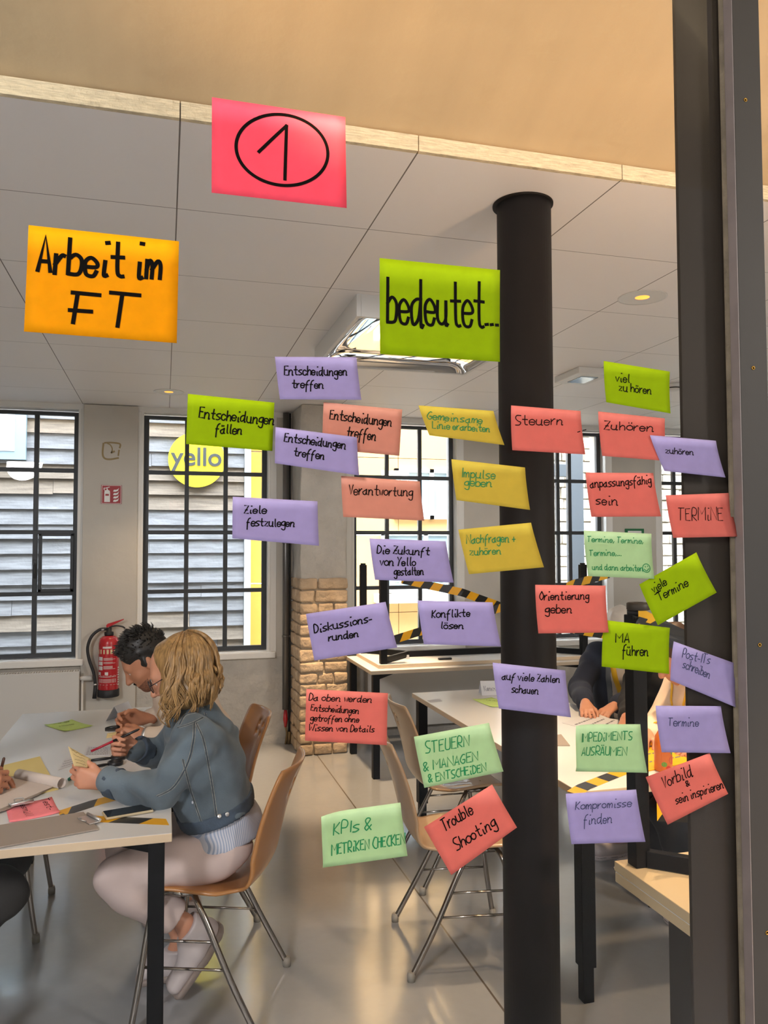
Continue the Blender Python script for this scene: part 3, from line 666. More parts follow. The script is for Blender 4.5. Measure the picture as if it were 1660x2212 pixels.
# wall extinguisher
m_red = mat('extinguisher_red', 'b3121f', .25, coat=.5); m_blk = mat('black_rubber', '17171a', .55); m_stl = mat('bright_steel', 'c9c9c9', .38, .85)
ex = empty('fire_extinguisher', (-.398, 6.335, .47)); tag(ex, 'red fire extinguisher hanging on the wall between the two left windows', 'fire extinguisher')
bm = bmesh.new(); lathe(bm, [(.072, .05), (.074, .06), (.074, .40), (.066, .436), (.045, .452), (.028, .456)], 36); obj('cylinder', bm, m_red, ex, True)
bm = bmesh.new(); lathe(bm, [(.076, 0), (.079, .005), (.079, .052), (.075, .056)], 36); obj('base_ring', bm, m_blk, ex, True)
bm = bmesh.new(); lathe(bm, [(.030, .456), (.034, .462), (.034, .482), (.02, .486), (.02, .515), (0, .515)], 24); obj('valve', bm, m_blk, ex, True)
bm = bmesh.new(); prism(bm, [(-.018, .515), (.01, .525), (.105, .572), (.107, .579), (-.01, .545), (-.02, .535)], -.010, .010, 'y'); obj('lever', bm, m_red, ex)
bm = bmesh.new(); tube(bm, spline([(0, 0, .52), (.05, 0, .527), (.095, 0, .52), (.115, 0, .505)], 5), .006, 8); obj('carry_handle', bm, m_blk, ex)
bm = bmesh.new(); tube(bm, spline([(-.02, 0, .505), (-.07, -.004, .500), (-.125, -.008, .45), (-.150, -.01, .37), (-.138, -.01, .28), (-.105, -.01, .18), (-.092, -.01, .09)], 7), .0115, 12); obj('hose', bm, m_blk, ex)
bm = bmesh.new(); tube(bm, [(-.092, -.01, .09), (-.094, -.01, .04), (-.098, -.01, -.01)], [.013, .014, .016], 12); obj('nozzle', bm, m_blk, ex)
bm = bmesh.new(); tube(bm, [(-.035, 0, .503), (-.055, -.002, .502)], .0135, 12); obj('hose_ferrule', bm, m_stl, ex); bm = bmesh.new(); tube(bm, [(-.0925, -.01, .10), (-.0922, -.01, .088)], .0135, 12); obj('hose_ferrule', bm, m_stl, ex)
m_lab = mat('label_cream', 'd8c39a', .6); m_labw = mat('label_white', 'd9d2cf', .6)
def wrap(bm, a0, a1, z0, z1, r=.0748, n=6, mi=0):
    A_ = [bm.verts.new((r*math.sin(a0+(a1-a0)*i/n), -r*math.cos(a0+(a1-a0)*i/n), z0)) for i in range(n+1)]; B_ = [bm.verts.new((r*math.sin(a0+(a1-a0)*i/n), -r*math.cos(a0+(a1-a0)*i/n), z1)) for i in range(n+1)]
    for i in range(n): bm.faces.new((A_[i], A_[i+1], B_[i+1], B_[i])).material_index = mi
bm = bmesh.new(); wrap(bm, -1.15, 1.05, .325, .357); obj('label_band', bm, m_lab, ex)
bm = bmesh.new()
wrap(bm, -.55, .35, .366, .380)
for z in (.275, .24, .205): wrap(bm, -1.1, -.55, z, z+.028); 
for z in (.292, .285, .278, .262, .255, .232, .226, .220, .213): wrap(bm, -.45, .75 if int(z*1000) % 2 else .45, z, z+.0028)
for a in (-1.1, -.3): wrap(bm, a, a+.32, .168, .190)
for z in (.158, .152, .136, .130, .124, .118, .112): wrap(bm, -1.05, .85, z, z+.002)
wrap(bm, -1.15, 1.0, .095, .097); wrap(bm, -1.15, 1.0, .164, .1655)
for k in range(8): wrap(bm, 1.12, 1.40, .085+.018*k, .085+.018*k+.011)
obj('printed_text', bm, m_labw, ex)
obj('wall_bracket', BX((-.03, .06, .30), (.03, .081, .46)), m_blk, ex)

# radiators
m_rad = mat('radiator_white', 'cfccc6', .4)
def radiator(x0, x1, z0, z1, lb, pipe=True):
    r = empty('radiator', ((x0+x1)/2, 6.36, z0)); tag(r, lb, 'radiator', 'panel radiators'); w = (x1-x0)/2; hh = z1-z0
    obj('panel', BX((-w, -.045, 0), (w, -.035, hh-.012), bev=.003), m_rad, r); obj('rear_panel', BX((-w, .035, 0), (w, .045, hh-.012), bev=.003), m_rad, r)
    bm = bmesh.new(); box(bm, (-w, -.035, .03), (-w+.006, .035, hh-.015)); obj('side_cover', bm, m_rad, r); bm = bmesh.new(); box(bm, (w-.006, -.035, .03), (w, .035, hh-.015)); obj('side_cover', bm, m_rad, r)
    bm = bmesh.new()
    for x in np.arange(-w+.005, w-.01, .018): box(bm, (x, -.042, hh-.014), (x+.009, .042, hh))
    box(bm, (-w, -.046, hh-.016), (w, -.040, hh+.001)); box(bm, (-w, .040, hh-.016), (w, .046, hh+.001)); obj('top_grille', bm, m_rad, r)
    if pipe:
        bm = bmesh.new(); tube(bm, [(w, 0, hh-.06), (w+.03, 0, hh-.06), (w+.09, 0, hh-.06)], [.014, .018, .022], 14); lathe(bm, [(.014, 0), (.014, -.01)], 14, (w+.02, 0, hh-.06)); obj('thermostat_valve', bm, m_rad, r, True)
        bm = bmesh.new(); tube(bm, [(w+.02, .0, hh-.06), (w+.02, .0, -z0+.001)], .009, 10); obj('supply_pipe', bm, m_rad, r, True)
    return r
radiator(-1.75, -.605, .12, .668, 'white panel radiator under the far left window')
radiator(1.62, 2.75, .10, .62, 'white panel radiator behind the table stack under the middle window', False)

# conduit beside the pillar
pc = empty('wall_conduit', (.955, 6.40, 0)); tag(pc, 'grey metal conduit running up the wall beside the stone pillar', 'pipe')
m_cond = mat('conduit_metal', '6e6c6a', .35, .7)
bm = bmesh.new(); tube(bm, [(0, 0, .28), (0, 0, 2.69)], .026, 16); obj('pipe', bm, m_cond, pc)
bm = bmesh.new(); tube(bm, [(.033, .02, .02), (.033, .02, 2.69)], .010, 10); obj('thin_pipe', bm, m_blk, pc)
for z in (.86, 1.62, 2.33): 
    bm = bmesh.new(); tube(bm, [(0, 0, z), (0, 0, z+.015)], .030, 16); box(bm, (-.008, .0, z), (.04, .05, z+.015)); obj('clamp', bm, m_cond, pc)
bm = bmesh.new(); tube(bm, [(0, 0, .28), (0, 0, .20), (0, 0, .14)], [.012, .020, .010], 12); obj('red_plug', bm, m_red, pc)
bm = bmesh.new(); tube(bm, spline([(0, 0, .14), (.01, -.01, .09), (0, 0, .002)], 4), .008, 10); tube(bm, [(.03, .01, .10), (.03, .01, .002)], .02, 10); obj('pipe_end', bm, mat('brassy', '7a6440', .5, .6), pc)
# ================================================================== TABLES
m_top = mat('table_top_white', 'd5d6d6', .32, spec=.45); m_topw = mat('table_edge_beech', 'cab497', .55); m_tleg = mat('table_leg_black', '0b0b0c', .5, spec=.15)
m_ply = mat('plywood_under', 'b9a68c', .6)
def table(name, x0, x1, y0, y1, lb, group=None, zt=.74, th=.026, inv=False, tele=False, edge=None, leg_h=None, skip=(), zface=None, cut=0.0, lw=.024):
    """upright table, or one lying upside down (inv) with its legs in the air"""
    cx_, cy_ = (x0+x1)/2, (y0+y1)/2; hx, hy = (x1-x0)/2, (y1-y0)/2
    z0 = 0.0 if not inv else zt
    t = empty(name, (cx_, cy_, z0)); tag(t, lb, 'table', group)
    s = -1 if inv else 1
    def Z(z): return z if not inv else th+(.74-th-z)      # mirrored heights for an inverted table
    zt_l, zt_h = (.74-th, .74) if not inv else (0, th)
    bm = bmesh.new(); box(bm, (-hx, -hy, zt_l), (hx, hy, zt_h), bev=.0025)
    for f in bm.faces:
        if abs(f.normal.z) < .5: f.material_index = 1
    obj('table_top', bm, [m_top if not inv else (zface or m_top), edge or m_topw], t)
    for k, (sx_, sy_) in enumerate(((-1, -1), (1, -1), (1, 1), (-1, 1))):
        if k in skip: continue
        px_, py_ = sx_*(hx-.045), sy_*(hy-.045); za, zb = sorted((Z(0.0), Z(.74-th))); zb -= cut
        bm = bmesh.new()
        if tele:
            box(bm, (px_-lw*1.12, py_-lw*1.12, .12), (px_+lw*1.12, py_+lw*1.12, zb-.001), bev=.002); box(bm, (px_-lw*.85, py_-lw*.85, .0), (px_+lw*.85, py_+lw*.85, .13), bev=.002)
        else: box(bm, (px_-lw, py_-lw, za+.0005), (px_+lw, py_+lw, zb-.0005), bev=.002)
        l = obj('leg', bm, m_tleg, t)
        zc = (0.0, .006) if not inv else (zb-.001, zb+.012)
        bm = bmesh.new(); lathe(bm, [(.020, zc[0]), (.020, zc[1])], 20, (px_, py_, 0)); obj('glide', bm, m_blk, l)
    # frame under the top: spine beam and diagonal braces
    za, zb = sorted((Z(.74-th-.045), Z(.74-th-.001)))
    obj('frame_beam', BX((-.022, -hy+.30, za), (.022, hy-.30, zb), bev=.002) if hy > hx else BX((-hx+.30, -.022, za), (hx-.30, .022, zb), bev=.002), m_tleg, t)
    for (sx_, sy_) in ((-1, -1), (1, -1), (1, 1), (-1, 1)):
        a = Vector((sx_*(hx-.06), sy_*(hy-.06), 0)); b_ = Vector((0, sy_*(hy-.32), 0)) if hy > hx else Vector((sx_*(hx-.32), 0, 0))
        d = (b_-a); ln = d.length; M_ = Matrix.Translation(a) @ Matrix.Rotation(math.atan2(d.y, d.x), 4, 'Z')
        obj('brace', BX((0, -.012, za+.001), (ln, .012, zb-.001), M_, bev=.002), m_tleg, t)
    return t
T1 = table('work_table', -.695, .03, 2.482, 4.44, 'long white work table on black legs at the left', 'white work tables')
T2 = table('work_table', 1.40, 2.14, 2.50, 4.42, 'long white work table behind the black column', 'white work tables', tele=True)
T3 = table('work_table', 1.372, 3.17, 5.26, 6.02, 'white table standing under the middle window, lower one of its stack', 'stacked tables', edge=mat('table_edge_pale', 'b3a28b', .55))
m_topback = mat('table_underside_grey', 'cfd0cf', .5)
T3b = table('upturned_table', 1.45, 3.12, 5.34, 6.01, 'upside-down table lying legs up on the table under the middle window', 'stacked tables', zt=.7405, inv=True, zface=m_topback, cut=.03)
m_warmtop = mat('table_underside_cream', 'd9c39b', .5); m_edge4 = mat('table_edge_grey_beige', 'b7a483', .6)
T4 = table('work_table', 1.152, 2.55, 1.29, 1.872, 'white table close behind the steel post, lower one of its stack', 'stacked tables', edge=m_edge4, skip=(0, 3))
bm = bmesh.new(); box(bm, (-.66, -.02, .03), (-.30, .12, .712), bev=.003)
m_perf = bpy.data.materials.new('perforated_steel'); m_perf.use_nodes = True
_t = m_perf.node_tree; _b = _t.nodes['Principled BSDF']; _b.inputs['Roughness'].default_value = .5
_c = _t.nodes.new('ShaderNodeTexCoord'); _v = _t.nodes.new('ShaderNodeTexVoronoi'); _v.inputs['Scale'].default_value = 34; _v.inputs['Randomness'].default_value = 0
_t.links.new(_c.outputs['Object'], _v.inputs['Vector'])
_r = _t.nodes.new('ShaderNodeValToRGB'); _r.color_ramp.elements[0].position = .16; _r.color_ramp.elements[0].color = lin('0a0908'); _r.color_ramp.elements[1].position = .2; _r.color_ramp.elements[1].color = lin('27231e')
_t.links.new(_v.outputs['Distance'], _r.inputs[0]); _t.links.new(_r.outputs[0], _b.inputs['Base Color'])
obj('perforated_panel', bm, m_perf, T4)
T4b = table('upturned_table', 1.151, 2.551, 1.289, 1.8735, 'upside-down table lying legs up right behind the steel post', 'stacked tables', zt=.7415, inv=True, zface=m_warmtop, edge=m_edge4, cut=.065, lw=.0205)
for t_, pts in ((T4b, [(-.44, .215)]), (T3b, [(-.55, -.10), (.45, -.10)])):
    for (x, y) in pts:
        bm = bmesh.new(); box(bm, (x-.013, y-.006, .026), (x+.013, y+.006, .040), bev=.002); box(bm, (x-.009, y-.006, .040), (x+.009, y-.003, .055), bev=.001)
        obj('table_clip', bm, m_stl, t_)

# ================================================================== CHAIRS
m_beech = mat('beech_plywood', 'ad7845', .30, var=(3, .10, (1.0, 1.0, .25)), coat=.35); m_chr = mat('chair_chrome', '9c9690', .18, 1.0); m_foot = mat('chair_foot_plastic', '8e8a82', .6)
m_beech2 = mat('beech_plywood_pale', 'a58868', .32, var=(3, .10, (1.0, 1.0, .25)), coat=.3)
def chair_proto():
    c = empty('plywood_chair', (0, 0, 0))
    prof = spline([(.215, .436), (.19, .450), (.10, .452), (0, .443), (-.10, .438), (-.165, .455), (-.205, .505), (-.225, .58), (-.245, .66), (-.275, .75), (-.315, .845)], 5)
    n = len(prof); m = 24; bm = bmesh.new(); G_ = []
    ln = [0]
    for a, b_ in zip(prof, prof[1:]): ln.append(ln[-1]+float(np.linalg.norm(np.array(b_)-np.array(a))))
    for i, (x, z) in enumerate(prof):
        s = ln[i]/ln[-1]
        wd = .205 if s < .33 else (.185+.020*max(0, 1-(s-.33)/.12))+.012*math.sin((s-.35)/.65*PI)
        if s < .08: wd *= .80+.2*math.sqrt(max(0, 1-((.08-s)/.08)**2))
        if s > .93: wd *= .86+.14*math.sqrt(max(0, 1-((s-.93)/.07)**2))
        if .35 < s < .50: wd *= 1-.10*math.sin((s-.35)/.15*PI)
        back = min(max((s-.42)/.2, 0), 1)
        row = []
        for j in range(m+1):
            t_ = -1+2*j/m
            row.append(bm.verts.new((x+back*.040*t_*t_, t_*wd, z+(1-back)*.010*t_*t_)))
        G_.append(row)
    for i in range(n-1):
        s = .5*(ln[i]+ln[i+1])/ln[-1]
        for j in range(m):
            t_ = -1+2*(j+.5)/m
            hole = any(a <= s < b_ for a, b_ in ((.845, .872), (.890, .917))) and (.05 < abs(t_) < .22)
            if not hole:
                f = bm.faces.new((G_[i][j], G_[i][j+1], G_[i+1][j+1], G_[i+1][j])); f.smooth = True
    sh = obj('shell', bm, m_beech, c, True); sd_ = sh.modifiers.new('thickness', 'SOLIDIFY'); sd_.thickness = .010; sd_.offset = 0
    for s in (-1, 1):
        bm = bmesh.new(); tube(bm, spline([(.13, s*.15, .432), (.145, s*.185, .415), (.16, s*.205, .36), (.185, s*.222, .18), (.212, s*.232, .012)], 6), .0105, 12); l = obj('leg', bm, m_chr, c)
        bm = bmesh.new(); lathe(bm, [(.015, 0), (.016, .02), (.013, .034)], 16, (.2125, s*.2322, 0)); obj('rubber_foot', bm, m_foot, l)
        bm = bmesh.new(); tube(bm, spline([(.03, s*.15, .430), (.005, s*.185, .412), (-.035, s*.203, .35), (-.12, s*.222, .18), (-.212, s*.232, .012)], 6), .0105, 12); l = obj('leg', bm, m_chr, c)
        bm = bmesh.new(); lathe(bm, [(.015, 0), (.016, .02), (.013, .034)], 16, (-.2125, s*.2322, 0)); obj('rubber_foot', bm, m_foot, l)
        bm = bmesh.new(); tube(bm, [(.13, s*.15, .430), (.03, s*.15, .428)], .0105, 10); obj('seat_rail', bm, m_chr, c)
        for (z, xf, xr) in ((.300, .171, -.062), (.215, .181, -.103)):
            bm = bmesh.new(); yv = .212 if z > .25 else .219; tube(bm, [(xf, s*yv, z), (xr, s*yv, z)], .0048, 8); obj('stretcher', bm, m_chr, c)
    bm = bmesh.new(); tube(bm, [(.08, -.15, .424), (.08, .15, .424)], .009, 10); obj('cross_rail', bm, m_chr, c)
    bm = bmesh.new(); lathe(bm, [(.006, 0), (.005, .002), (0, .003)], 10, (.11, .12, .4585)); obj('rivet', bm, m_chr, c)
    bm = bmesh.new(); lathe(bm, [(.006, 0), (.005, .002), (0, .003)], 10, (.11, -.12, .4585)); obj('rivet', bm, m_chr, c)
    return c
CH = chair_proto()
spots = [((.185, 2.915, 160), 'beech plywood chair on chrome legs under the woman in the denim jacket', 0),
         ((.16, 3.66, 186), 'beech plywood chair behind the denim jacket, under the dark haired man', 0),
         ((1.135, 3.025, -9), 'empty beech chair nearest the black column, facing the right hand table', 1),
         ((1.38, 3.72, -3), 'empty beech chair second from the viewer at the right hand table', 1),
         ((-.70, 3.75, 0), 'beech chair on the far side of the left table, only its legs seen', 0),
         ((-.93, 2.93, 0), 'beech chair under the person writing at the left edge', 0),
         ((2.66, 4.16, -131), 'beech chair under the person in the navy jacket', 0),
         ((2.66, 3.60, 180), 'beech chair under the person in the black top', 0),
         ((2.50, 3.00, 180), 'beech chair under the person in the peach shirt', 0)]
for i, ((x, y, a), lb, pale) in enumerate(spots):
    c = CH if i == 0 else copy_tree(CH)
    c.location = (x, y, 0); c.rotation_euler = (0, 0, math.radians(a)); tag(c, lb, 'chair', 'plywood chairs')
    if pale:
        for k in kids(c):
            if k.name.startswith('shell'): k.data = k.data.copy(); k.data.materials[0] = m_beech2

# ================================================================== BARRIER TAPE
m_ty = mat('tape_yellow', 'f4bd10', .4, transl=.25); m_tb = mat('tape_black', '17150f', .35)
def tape(lb, pts, width, up, name='barrier_tape', pitch=.055, sl=.6, group='barrier tape strips'):
    """striped tape along 3-d points; up = across direction(s)"""
    P = [Vector(p) for p in pts]; seg = [(b_-a).length for a, b_ in zip(P, P[1:])]; tot = sum(seg)
    ups = up if isinstance(up, list) else [up]*len(P)
    def at(s):
        s = min(max(s, 0), tot)
        for i, l in enumerate(seg):
            if s <= l or i == len(seg)-1:
                f = s/l; return P[i].lerp(P[i+1], f), (Vector(ups[i]).lerp(Vector(ups[i+1]), f)).normalized()
            s -= l
    c0 = P[0]; bm = bmesh.new(); k = 0; s0 = -width*sl*2
    while s0 < tot:
        s1 = s0+pitch; rows = []
        for v in (-.5, -.25, 0, .25, .5):
            row = []
            for q in range(4):
                s = s0+(s1-s0)*q/3+width*sl*(v+.5); p, u = at(s); row.append(bm.verts.new(p+u*width*v-c0))
            rows.append(row)
        for a, b_ in zip(rows, rows[1:]):
            for q in range(3):
                if (a[q].co-a[q+1].co).length > 1e-5 or (b_[q].co-b_[q+1].co).length > 1e-5:
                    try: f = bm.faces.new((a[q], a[q+1], b_[q+1], b_[q])); f.material_index = k % 2
                    except ValueError: pass
        s0 = s1; k += 1
    bmesh.ops.remove_doubles(bm, verts=bm.verts, dist=1e-5)
    o = obj(name, bm, [m_ty, m_tb]); o.location = c0; sd_ = o.modifiers.new('thickness', 'SOLIDIFY'); sd_.thickness = .0003; sd_.offset = 0
    tag(o, lb, 'tape', group); return o
zz = .7408
tape('yellow and black tape strip stuck along the near edge of the left table', [(*atZ(*p, .74)[:2], zz) for p in ((128, 1757), (200, 1769), (362, 1776))], .062, (-.16, 1, 0), pitch=.10, sl=.9)
tape('yellow and black tape strip stuck across the left table beside the phone', [(*atZ(*p, .74)[:2], zz+.0002) for p in ((135, 1757), (210, 1733), (278, 1716), (372, 1690))], .062, (-.5, .8, 0), pitch=.10, sl=.8)
tape('yellow and black tape strip stuck near the front corner of the right table', [(*atZ(*p, .74)[:2], zz) for p in ((1240, 1714), (1262, 1700), (1345, 1667), (1440, 1640))], .06, (-.35, .93, 0), pitch=.075, sl=.1)
def P3(x, y, Y): return tuple(atY(x, y, Y))
tape('striped tape stretched from the upturned table legs to the black column height', [P3(868, 1252, 5.96), P3(1000, 1280, 5.7), P3(1088, 1312, 5.45), P3(1160, 1330, 5.42)], .062, (.12, 0, 1), pitch=.075, sl=.55)
tape('striped tape rising from the lilac note towards the column under the middle window', [P3(838, 1386, 5.33), P3(905, 1365, 5.325), P3(1010, 1335, 5.32), P3(1086, 1312, 5.32)], .060, (0, 0, 1), pitch=.075, sl=.5)
tape('striped tape between the upturned table legs right of the column', [P3(1160, 1300, 5.37), P3(1236, 1262, 5.36), P3(1318, 1240, 5.34)], .060, (0, 0, 1), pitch=.075, sl=.5)
tape('striped tape hanging low behind the person in the navy jacket', [P3(1160, 1340, 5.36), P3(1250, 1362, 5.35), P3(1322, 1374, 5.34)], .060, (0, 0, 1), pitch=.075, sl=.5)
LX, LY = 1.203, 1.823
tape('wide yellow and black tape running from the near upturned leg behind the post', [P3(1380, 1338, 1.80), P3(1440, 1368, 1.80), P3(1492, 1394, 1.79), (2.45, 1.78, 1.24)], .065, (0, 0, 1), pitch=.15, sl=1.2)
tape('yellow and black tape wound round the top of the near upturned leg', [(LX-.025, LY+.02, 1.385), (LX-.025, LY-.025, 1.392), (LX+.024, LY-.025, 1.378), (LX+.024, LY+.02, 1.378)], .05, (0, 0, 1), pitch=.07, sl=.7)
tape('yellow tape running low from the near upturned leg to the next one', [(LX+.028, LY-.026, .92), (1.45, 1.80, .89), (2.45, 1.80, .90)], .065, (0, 0, 1), pitch=.15, sl=1.2)
# roll of tape standing on the near upturned leg
bm = bmesh.new(); lathe(bm, [(.026, 0), (.030, .002), (.030, .018), (.026, .020), (.013, .020), (.013, .002)], 28)
o = obj('tape_roll', bm, mat('tape_roll_dark', '3a332b', .5), None, True); o.location = (LX, LY, 1.4285); tag(o, 'small dark roll of tape on top of the near upturned table leg', 'tape roll')

# ================================================================== THINGS ON THE TABLES
def flat_note(name, lb, col_, px, z, lines=(), pen='k', pw=2.0, group=None, cat='sticky note', yaw=None):
    P = [atZ(x, y, z) for x, y in px]; c0 = np.mean(P, axis=0); bm = bmesh.new(); G_ = []
    for j in range(7):
        row = []
        for i in range(9):
            u, v = i/8, j/6; p = P[0]*(1-u)*(1-v)+P[1]*u*(1-v)+P[2]*u*v+P[3]*(1-u)*v
            row.append(bm.verts.new((p[0]-c0[0], p[1]-c0[1], .0006+.004*(abs(u-.5)*2)**3*(abs(v-.5)*2)**2)))
        G_.append(row)
    for j in range(6):
        for i in range(8): bm.faces.new((G_[j][i], G_[j+1][i], G_[j+1][i+1], G_[j][i+1])).smooth = True
    o = obj(name, bm, MM('flat_'+col_, NOTE_COL[col_], .75, var=(45, .05), spec=.2) if col_ in NOTE_COL else col_, None, True); o.location = (c0[0], c0[1], z); tag(o, lb, cat, group)
    sd_ = o.modifiers.new('thickness', 'SOLIDIFY'); sd_.thickness = .0003; sd_.offset = 0
    if lines:
        bm = bmesh.new()
        for (s, x0, y0, x1, y1, h) in lines:
            st, wd = text_strokes(s, hash_s(lb+s)); A0, A1 = atZ(x0, y0, z), atZ(x1, y1, z)
            d = (A1-A0)[:2]; u_ = d/wd; v_ = np.array([-d[1], d[0]])/np.linalg.norm(d)*h/7
            for S in st: ribbon(bm, [np.array(A0[:2])+u_*p[0]+v_*p[1] for p in S], pw*.001, lambda q: (q[0]-c0[0], q[1]-c0[1], .0034))
        obj('handwriting', bm, ink(pen), o)
    return o
flat_note('sticky_note', 'lime note lying flat on the far half of the left table', 'palelime', [(95, 1567), (155, 1556), (201, 1569), (140, 1581)], .7404, [('An der', 128, 1565, 152, 1560, .020), ('Messe', 130, 1571, 160, 1566, .020)], group='notes on the tables')
flat_note('sticky_note', 'pink note with two written words lying on the left table', 'rose', [(12, 1742), (112, 1724), (130, 1757), (20, 1779)], .7404, [('Resmüll', 42, 1737, 56, 1765, .022), ('Test-', 88, 1728, 104, 1752, .022)], group='notes on the tables')
flat_note('sticky_note', 'lime note lying flat on the right table beside the name card', 'palelime', [(1020, 1511), (1062, 1508), (1130, 1525), (1062, 1528)], .7404, [('Wo ist', 1050, 1514, 1075, 1516, .016)], group='notes on the tables')
m_paperw = mat('white_paper', 'd8d8dc', .8, transl=.15); m_greyprint = mat('print_grey', '6b6a70', .8)
def sheet(name, lb, px, z, cat='paper', m=None, rows=0, group=None, th=.0008):
    P = [atZ(x, y, z) for x, y in px]; c0 = np.mean(P, axis=0)
    bm = bmesh.new(); prism(bm, [(p[0]-c0[0], p[1]-c0[1]) for p in P], 0, th)
    o = obj(name, bm, m or m_paperw); o.location = (c0[0], c0[1], z+.0003); tag(o, lb, cat, group)
    if rows:
        bm = bmesh.new()
        for r in range(rows):
            v = (r+1)/(rows+1); a = P[0]*(1-v)+P[3]*v; b_ = P[1]*(1-v)+P[2]*v; k = .08
            while k < .9:
                k2 = min(k+random.uniform(.04, .12), .93); q0, q1 = a+(b_-a)*k, a+(b_-a)*k2; n_ = (P[3]-P[0])*.035
                bm.faces.new([bm.verts.new((p[0]-c0[0], p[1]-c0[1], th+.0003)) for p in (q0, q1, q1+n_, q0+n_)]); k = k2+.025
        obj('printed_text', bm, m_greyprint, o)
    return o
sheet('printed_card', 'white printed card lying beside the red pen on the left table', [(188, 1612), (238, 1614), (237, 1632), (180, 1634)], .74, 'card', rows=6, th=.002)
def tent_card(lb, px, yaw, z=.74, w=.13, hgt=.075, dep=.045, text=None):
    p = atZ(*px, z); o = empty('tent_card', (p[0], p[1], z+.0005), yaw); tag(o, lb, 'name card', 'folded name cards')
    for s in (-1, 1):
        bm = bmesh.new(); v = [bm.verts.new(q) for q in ((-w/2, s*dep, 0), (w/2, s*dep, 0), (w/2, 0, hgt), (-w/2, 0, hgt))]; bm.faces.new(v)
        f = obj('card_face', bm, m_paperw, o); sd_ = f.modifiers.new('thickness', 'SOLIDIFY'); sd_.thickness = .0008; sd_.offset = 0
        if text and s == -1:
            st, wd = text_strokes(text, 3); bm = bmesh.new()
            for S in st: ribbon(bm, [np.array(((q[0]/wd-.5)*w*.8, .3+q[1]*.05)) for q in S], .002, lambda q: (q[0], -dep*(1-q[1])-.0016, hgt*q[1]+.0008))
            obj('handwriting', bm, ink('b'), f)
tent_card('white folded name card standing on the left table in front of the man', (262, 1553), math.radians(62), text='An')
tent_card('white folded name card with a written name on the far right table', (1062, 1499), math.radians(-10), text='Vanessa')
sheet('whiteboard_sheet', 'large white sheet on the right table under the hands of the navy jacket person', [(1215, 1562), (1270, 1545), (1370, 1560), (1330, 1590)], .74, 'paper', rows=4)
sheet('paper_sheet', 'white crumpled paper under the held note on the left table', [(140, 1640), (160, 1636), (182, 1646), (126, 1664)], .74, 'paper', rows=3)
sheet('business_card', 'small white card with a dark clip lying at the far corner of the right table', [(924, 1513), (950, 1510), (956, 1515), (930, 1518)], .74, 'card')
# yellow pad, clipboard with rolled page
m_yel = mat('yellow_pad', 'e2cf86', .8); m_hard = mat('hardboard', '9b8f84', .6); m_pagew = mat('pad_page', 'd3c8c0', .8)
sheet('yellow_pad', 'yellow paper pad lying beneath the writing hand on the left table', [(-30, 1664), (86, 1636), (100, 1662), (126, 1706), (60, 1722)], .74, 'pad', m_yel, th=.004)
cl = sheet('clipboard', 'clipboard with a rolled up page under the writing hand on the left table', [(-60, 1700), (60, 1672), (139, 1690), (20, 1748), (-60, 1775)], .7452, 'clipboard', m_hard, th=.004)
c0 = np.array(cl.location)
bm = bmesh.new(); prism(bm, [(p[0]-c0[0], p[1]-c0[1]) for p in (atZ(x, y, .75) for x, y in ((-58, 1699), (58, 1672), (133, 1692), (15, 1742), (-58, 1770)))], .0045, .0062); obj('page', bm, m_pagew, cl)
a = atZ(40, 1672, .762); b_ = atZ(134, 1692, .762); bm = bmesh.new()
d = (b_-a); d /= np.linalg.norm(d); nn = np.array([-d[1], d[0], 0]); spi = []
for k in range(34):
    an = -PI/2+k/33*5.6; r = .016+.004*k/33; spi.append((math.cos(an)*r, math.sin(an)*r))
A_ = [bm.verts.new(a+nn*p[0]+np.array([0, 0, p[1]])-c0) for p in spi]; B_ = [bm.verts.new(b_+nn*p[0]+np.array([0, 0, p[1]])-c0) for p in spi]
for k in range(33): bm.faces.new((A_[k], A_[k+1], B_[k+1], B_[k])).smooth = True
o = obj('rolled_page', bm, m_pagew, cl, True); sd_ = o.modifiers.new('thickness', 'SOLIDIFY'); sd_.thickness = .0008
def clip_part(parent, px, z, yaw, w=.085):
    p = atZ(*px, z); c0 = np.array(parent.location); M_ = Matrix.Translation(Vector(p-c0)) @ Matrix.Rotation(yaw, 4, 'Z')
    bm = bmesh.new(); box(bm, (-w/2, -.018, .0), (w/2, .018, .002), M_, bev=.0008); tube(bm, [M_ @ Vector((-w/2, .016, .006)), M_ @ Vector((w/2, .016, .006))], .0045, 10); tube(bm, [M_ @ Vector(q) for q in spline([(-w*.2, -.016, .004), (-w*.18, -.026, .008), (0, -.030, .009), (w*.18, -.026, .008), (w*.2, -.016, .004)], 4)], .0022, 8)
    return obj('clip', bm, m_stl, parent)
clip_part(cl, (45, 1735), .7524, math.radians(205), .07)
cb2 = sheet('clipboard', 'empty grey clipboard lying along the near edge of the left table', [(-70, 1796), (180, 1756), (213, 1793), (-70, 1845)], .7415, 'clipboard', m_hard, th=.004)
clip_part(cb2, (192, 1771), .7468, math.radians(-60), .085)
# phone
p0, p1, p2, p3 = [atZ(x, y, .7412) for x, y in ((226, 1756), (322, 1739), (327, 1758), (226, 1775))]
pc_ = (p0+p1+p2+p3)/4; dx = (p1+p2-p0-p3)/2; ph = empty('smartphone', (pc_[0], pc_[1], .7412), math.atan2(dx[1], dx[0])); tag(ph, 'black smartphone in a pale case lying on the striped tape', 'phone')
obj('case', BX((-.074, -.036, 0), (.074, .036, .009), bev=.004), mat('phone_case', 'b9ab8c', .4), ph)
obj('screen', BX((-.070, -.033, .0085), (.070, .033, .0098), bev=.0005), mat('phone_glass', '08080a', .08), ph)
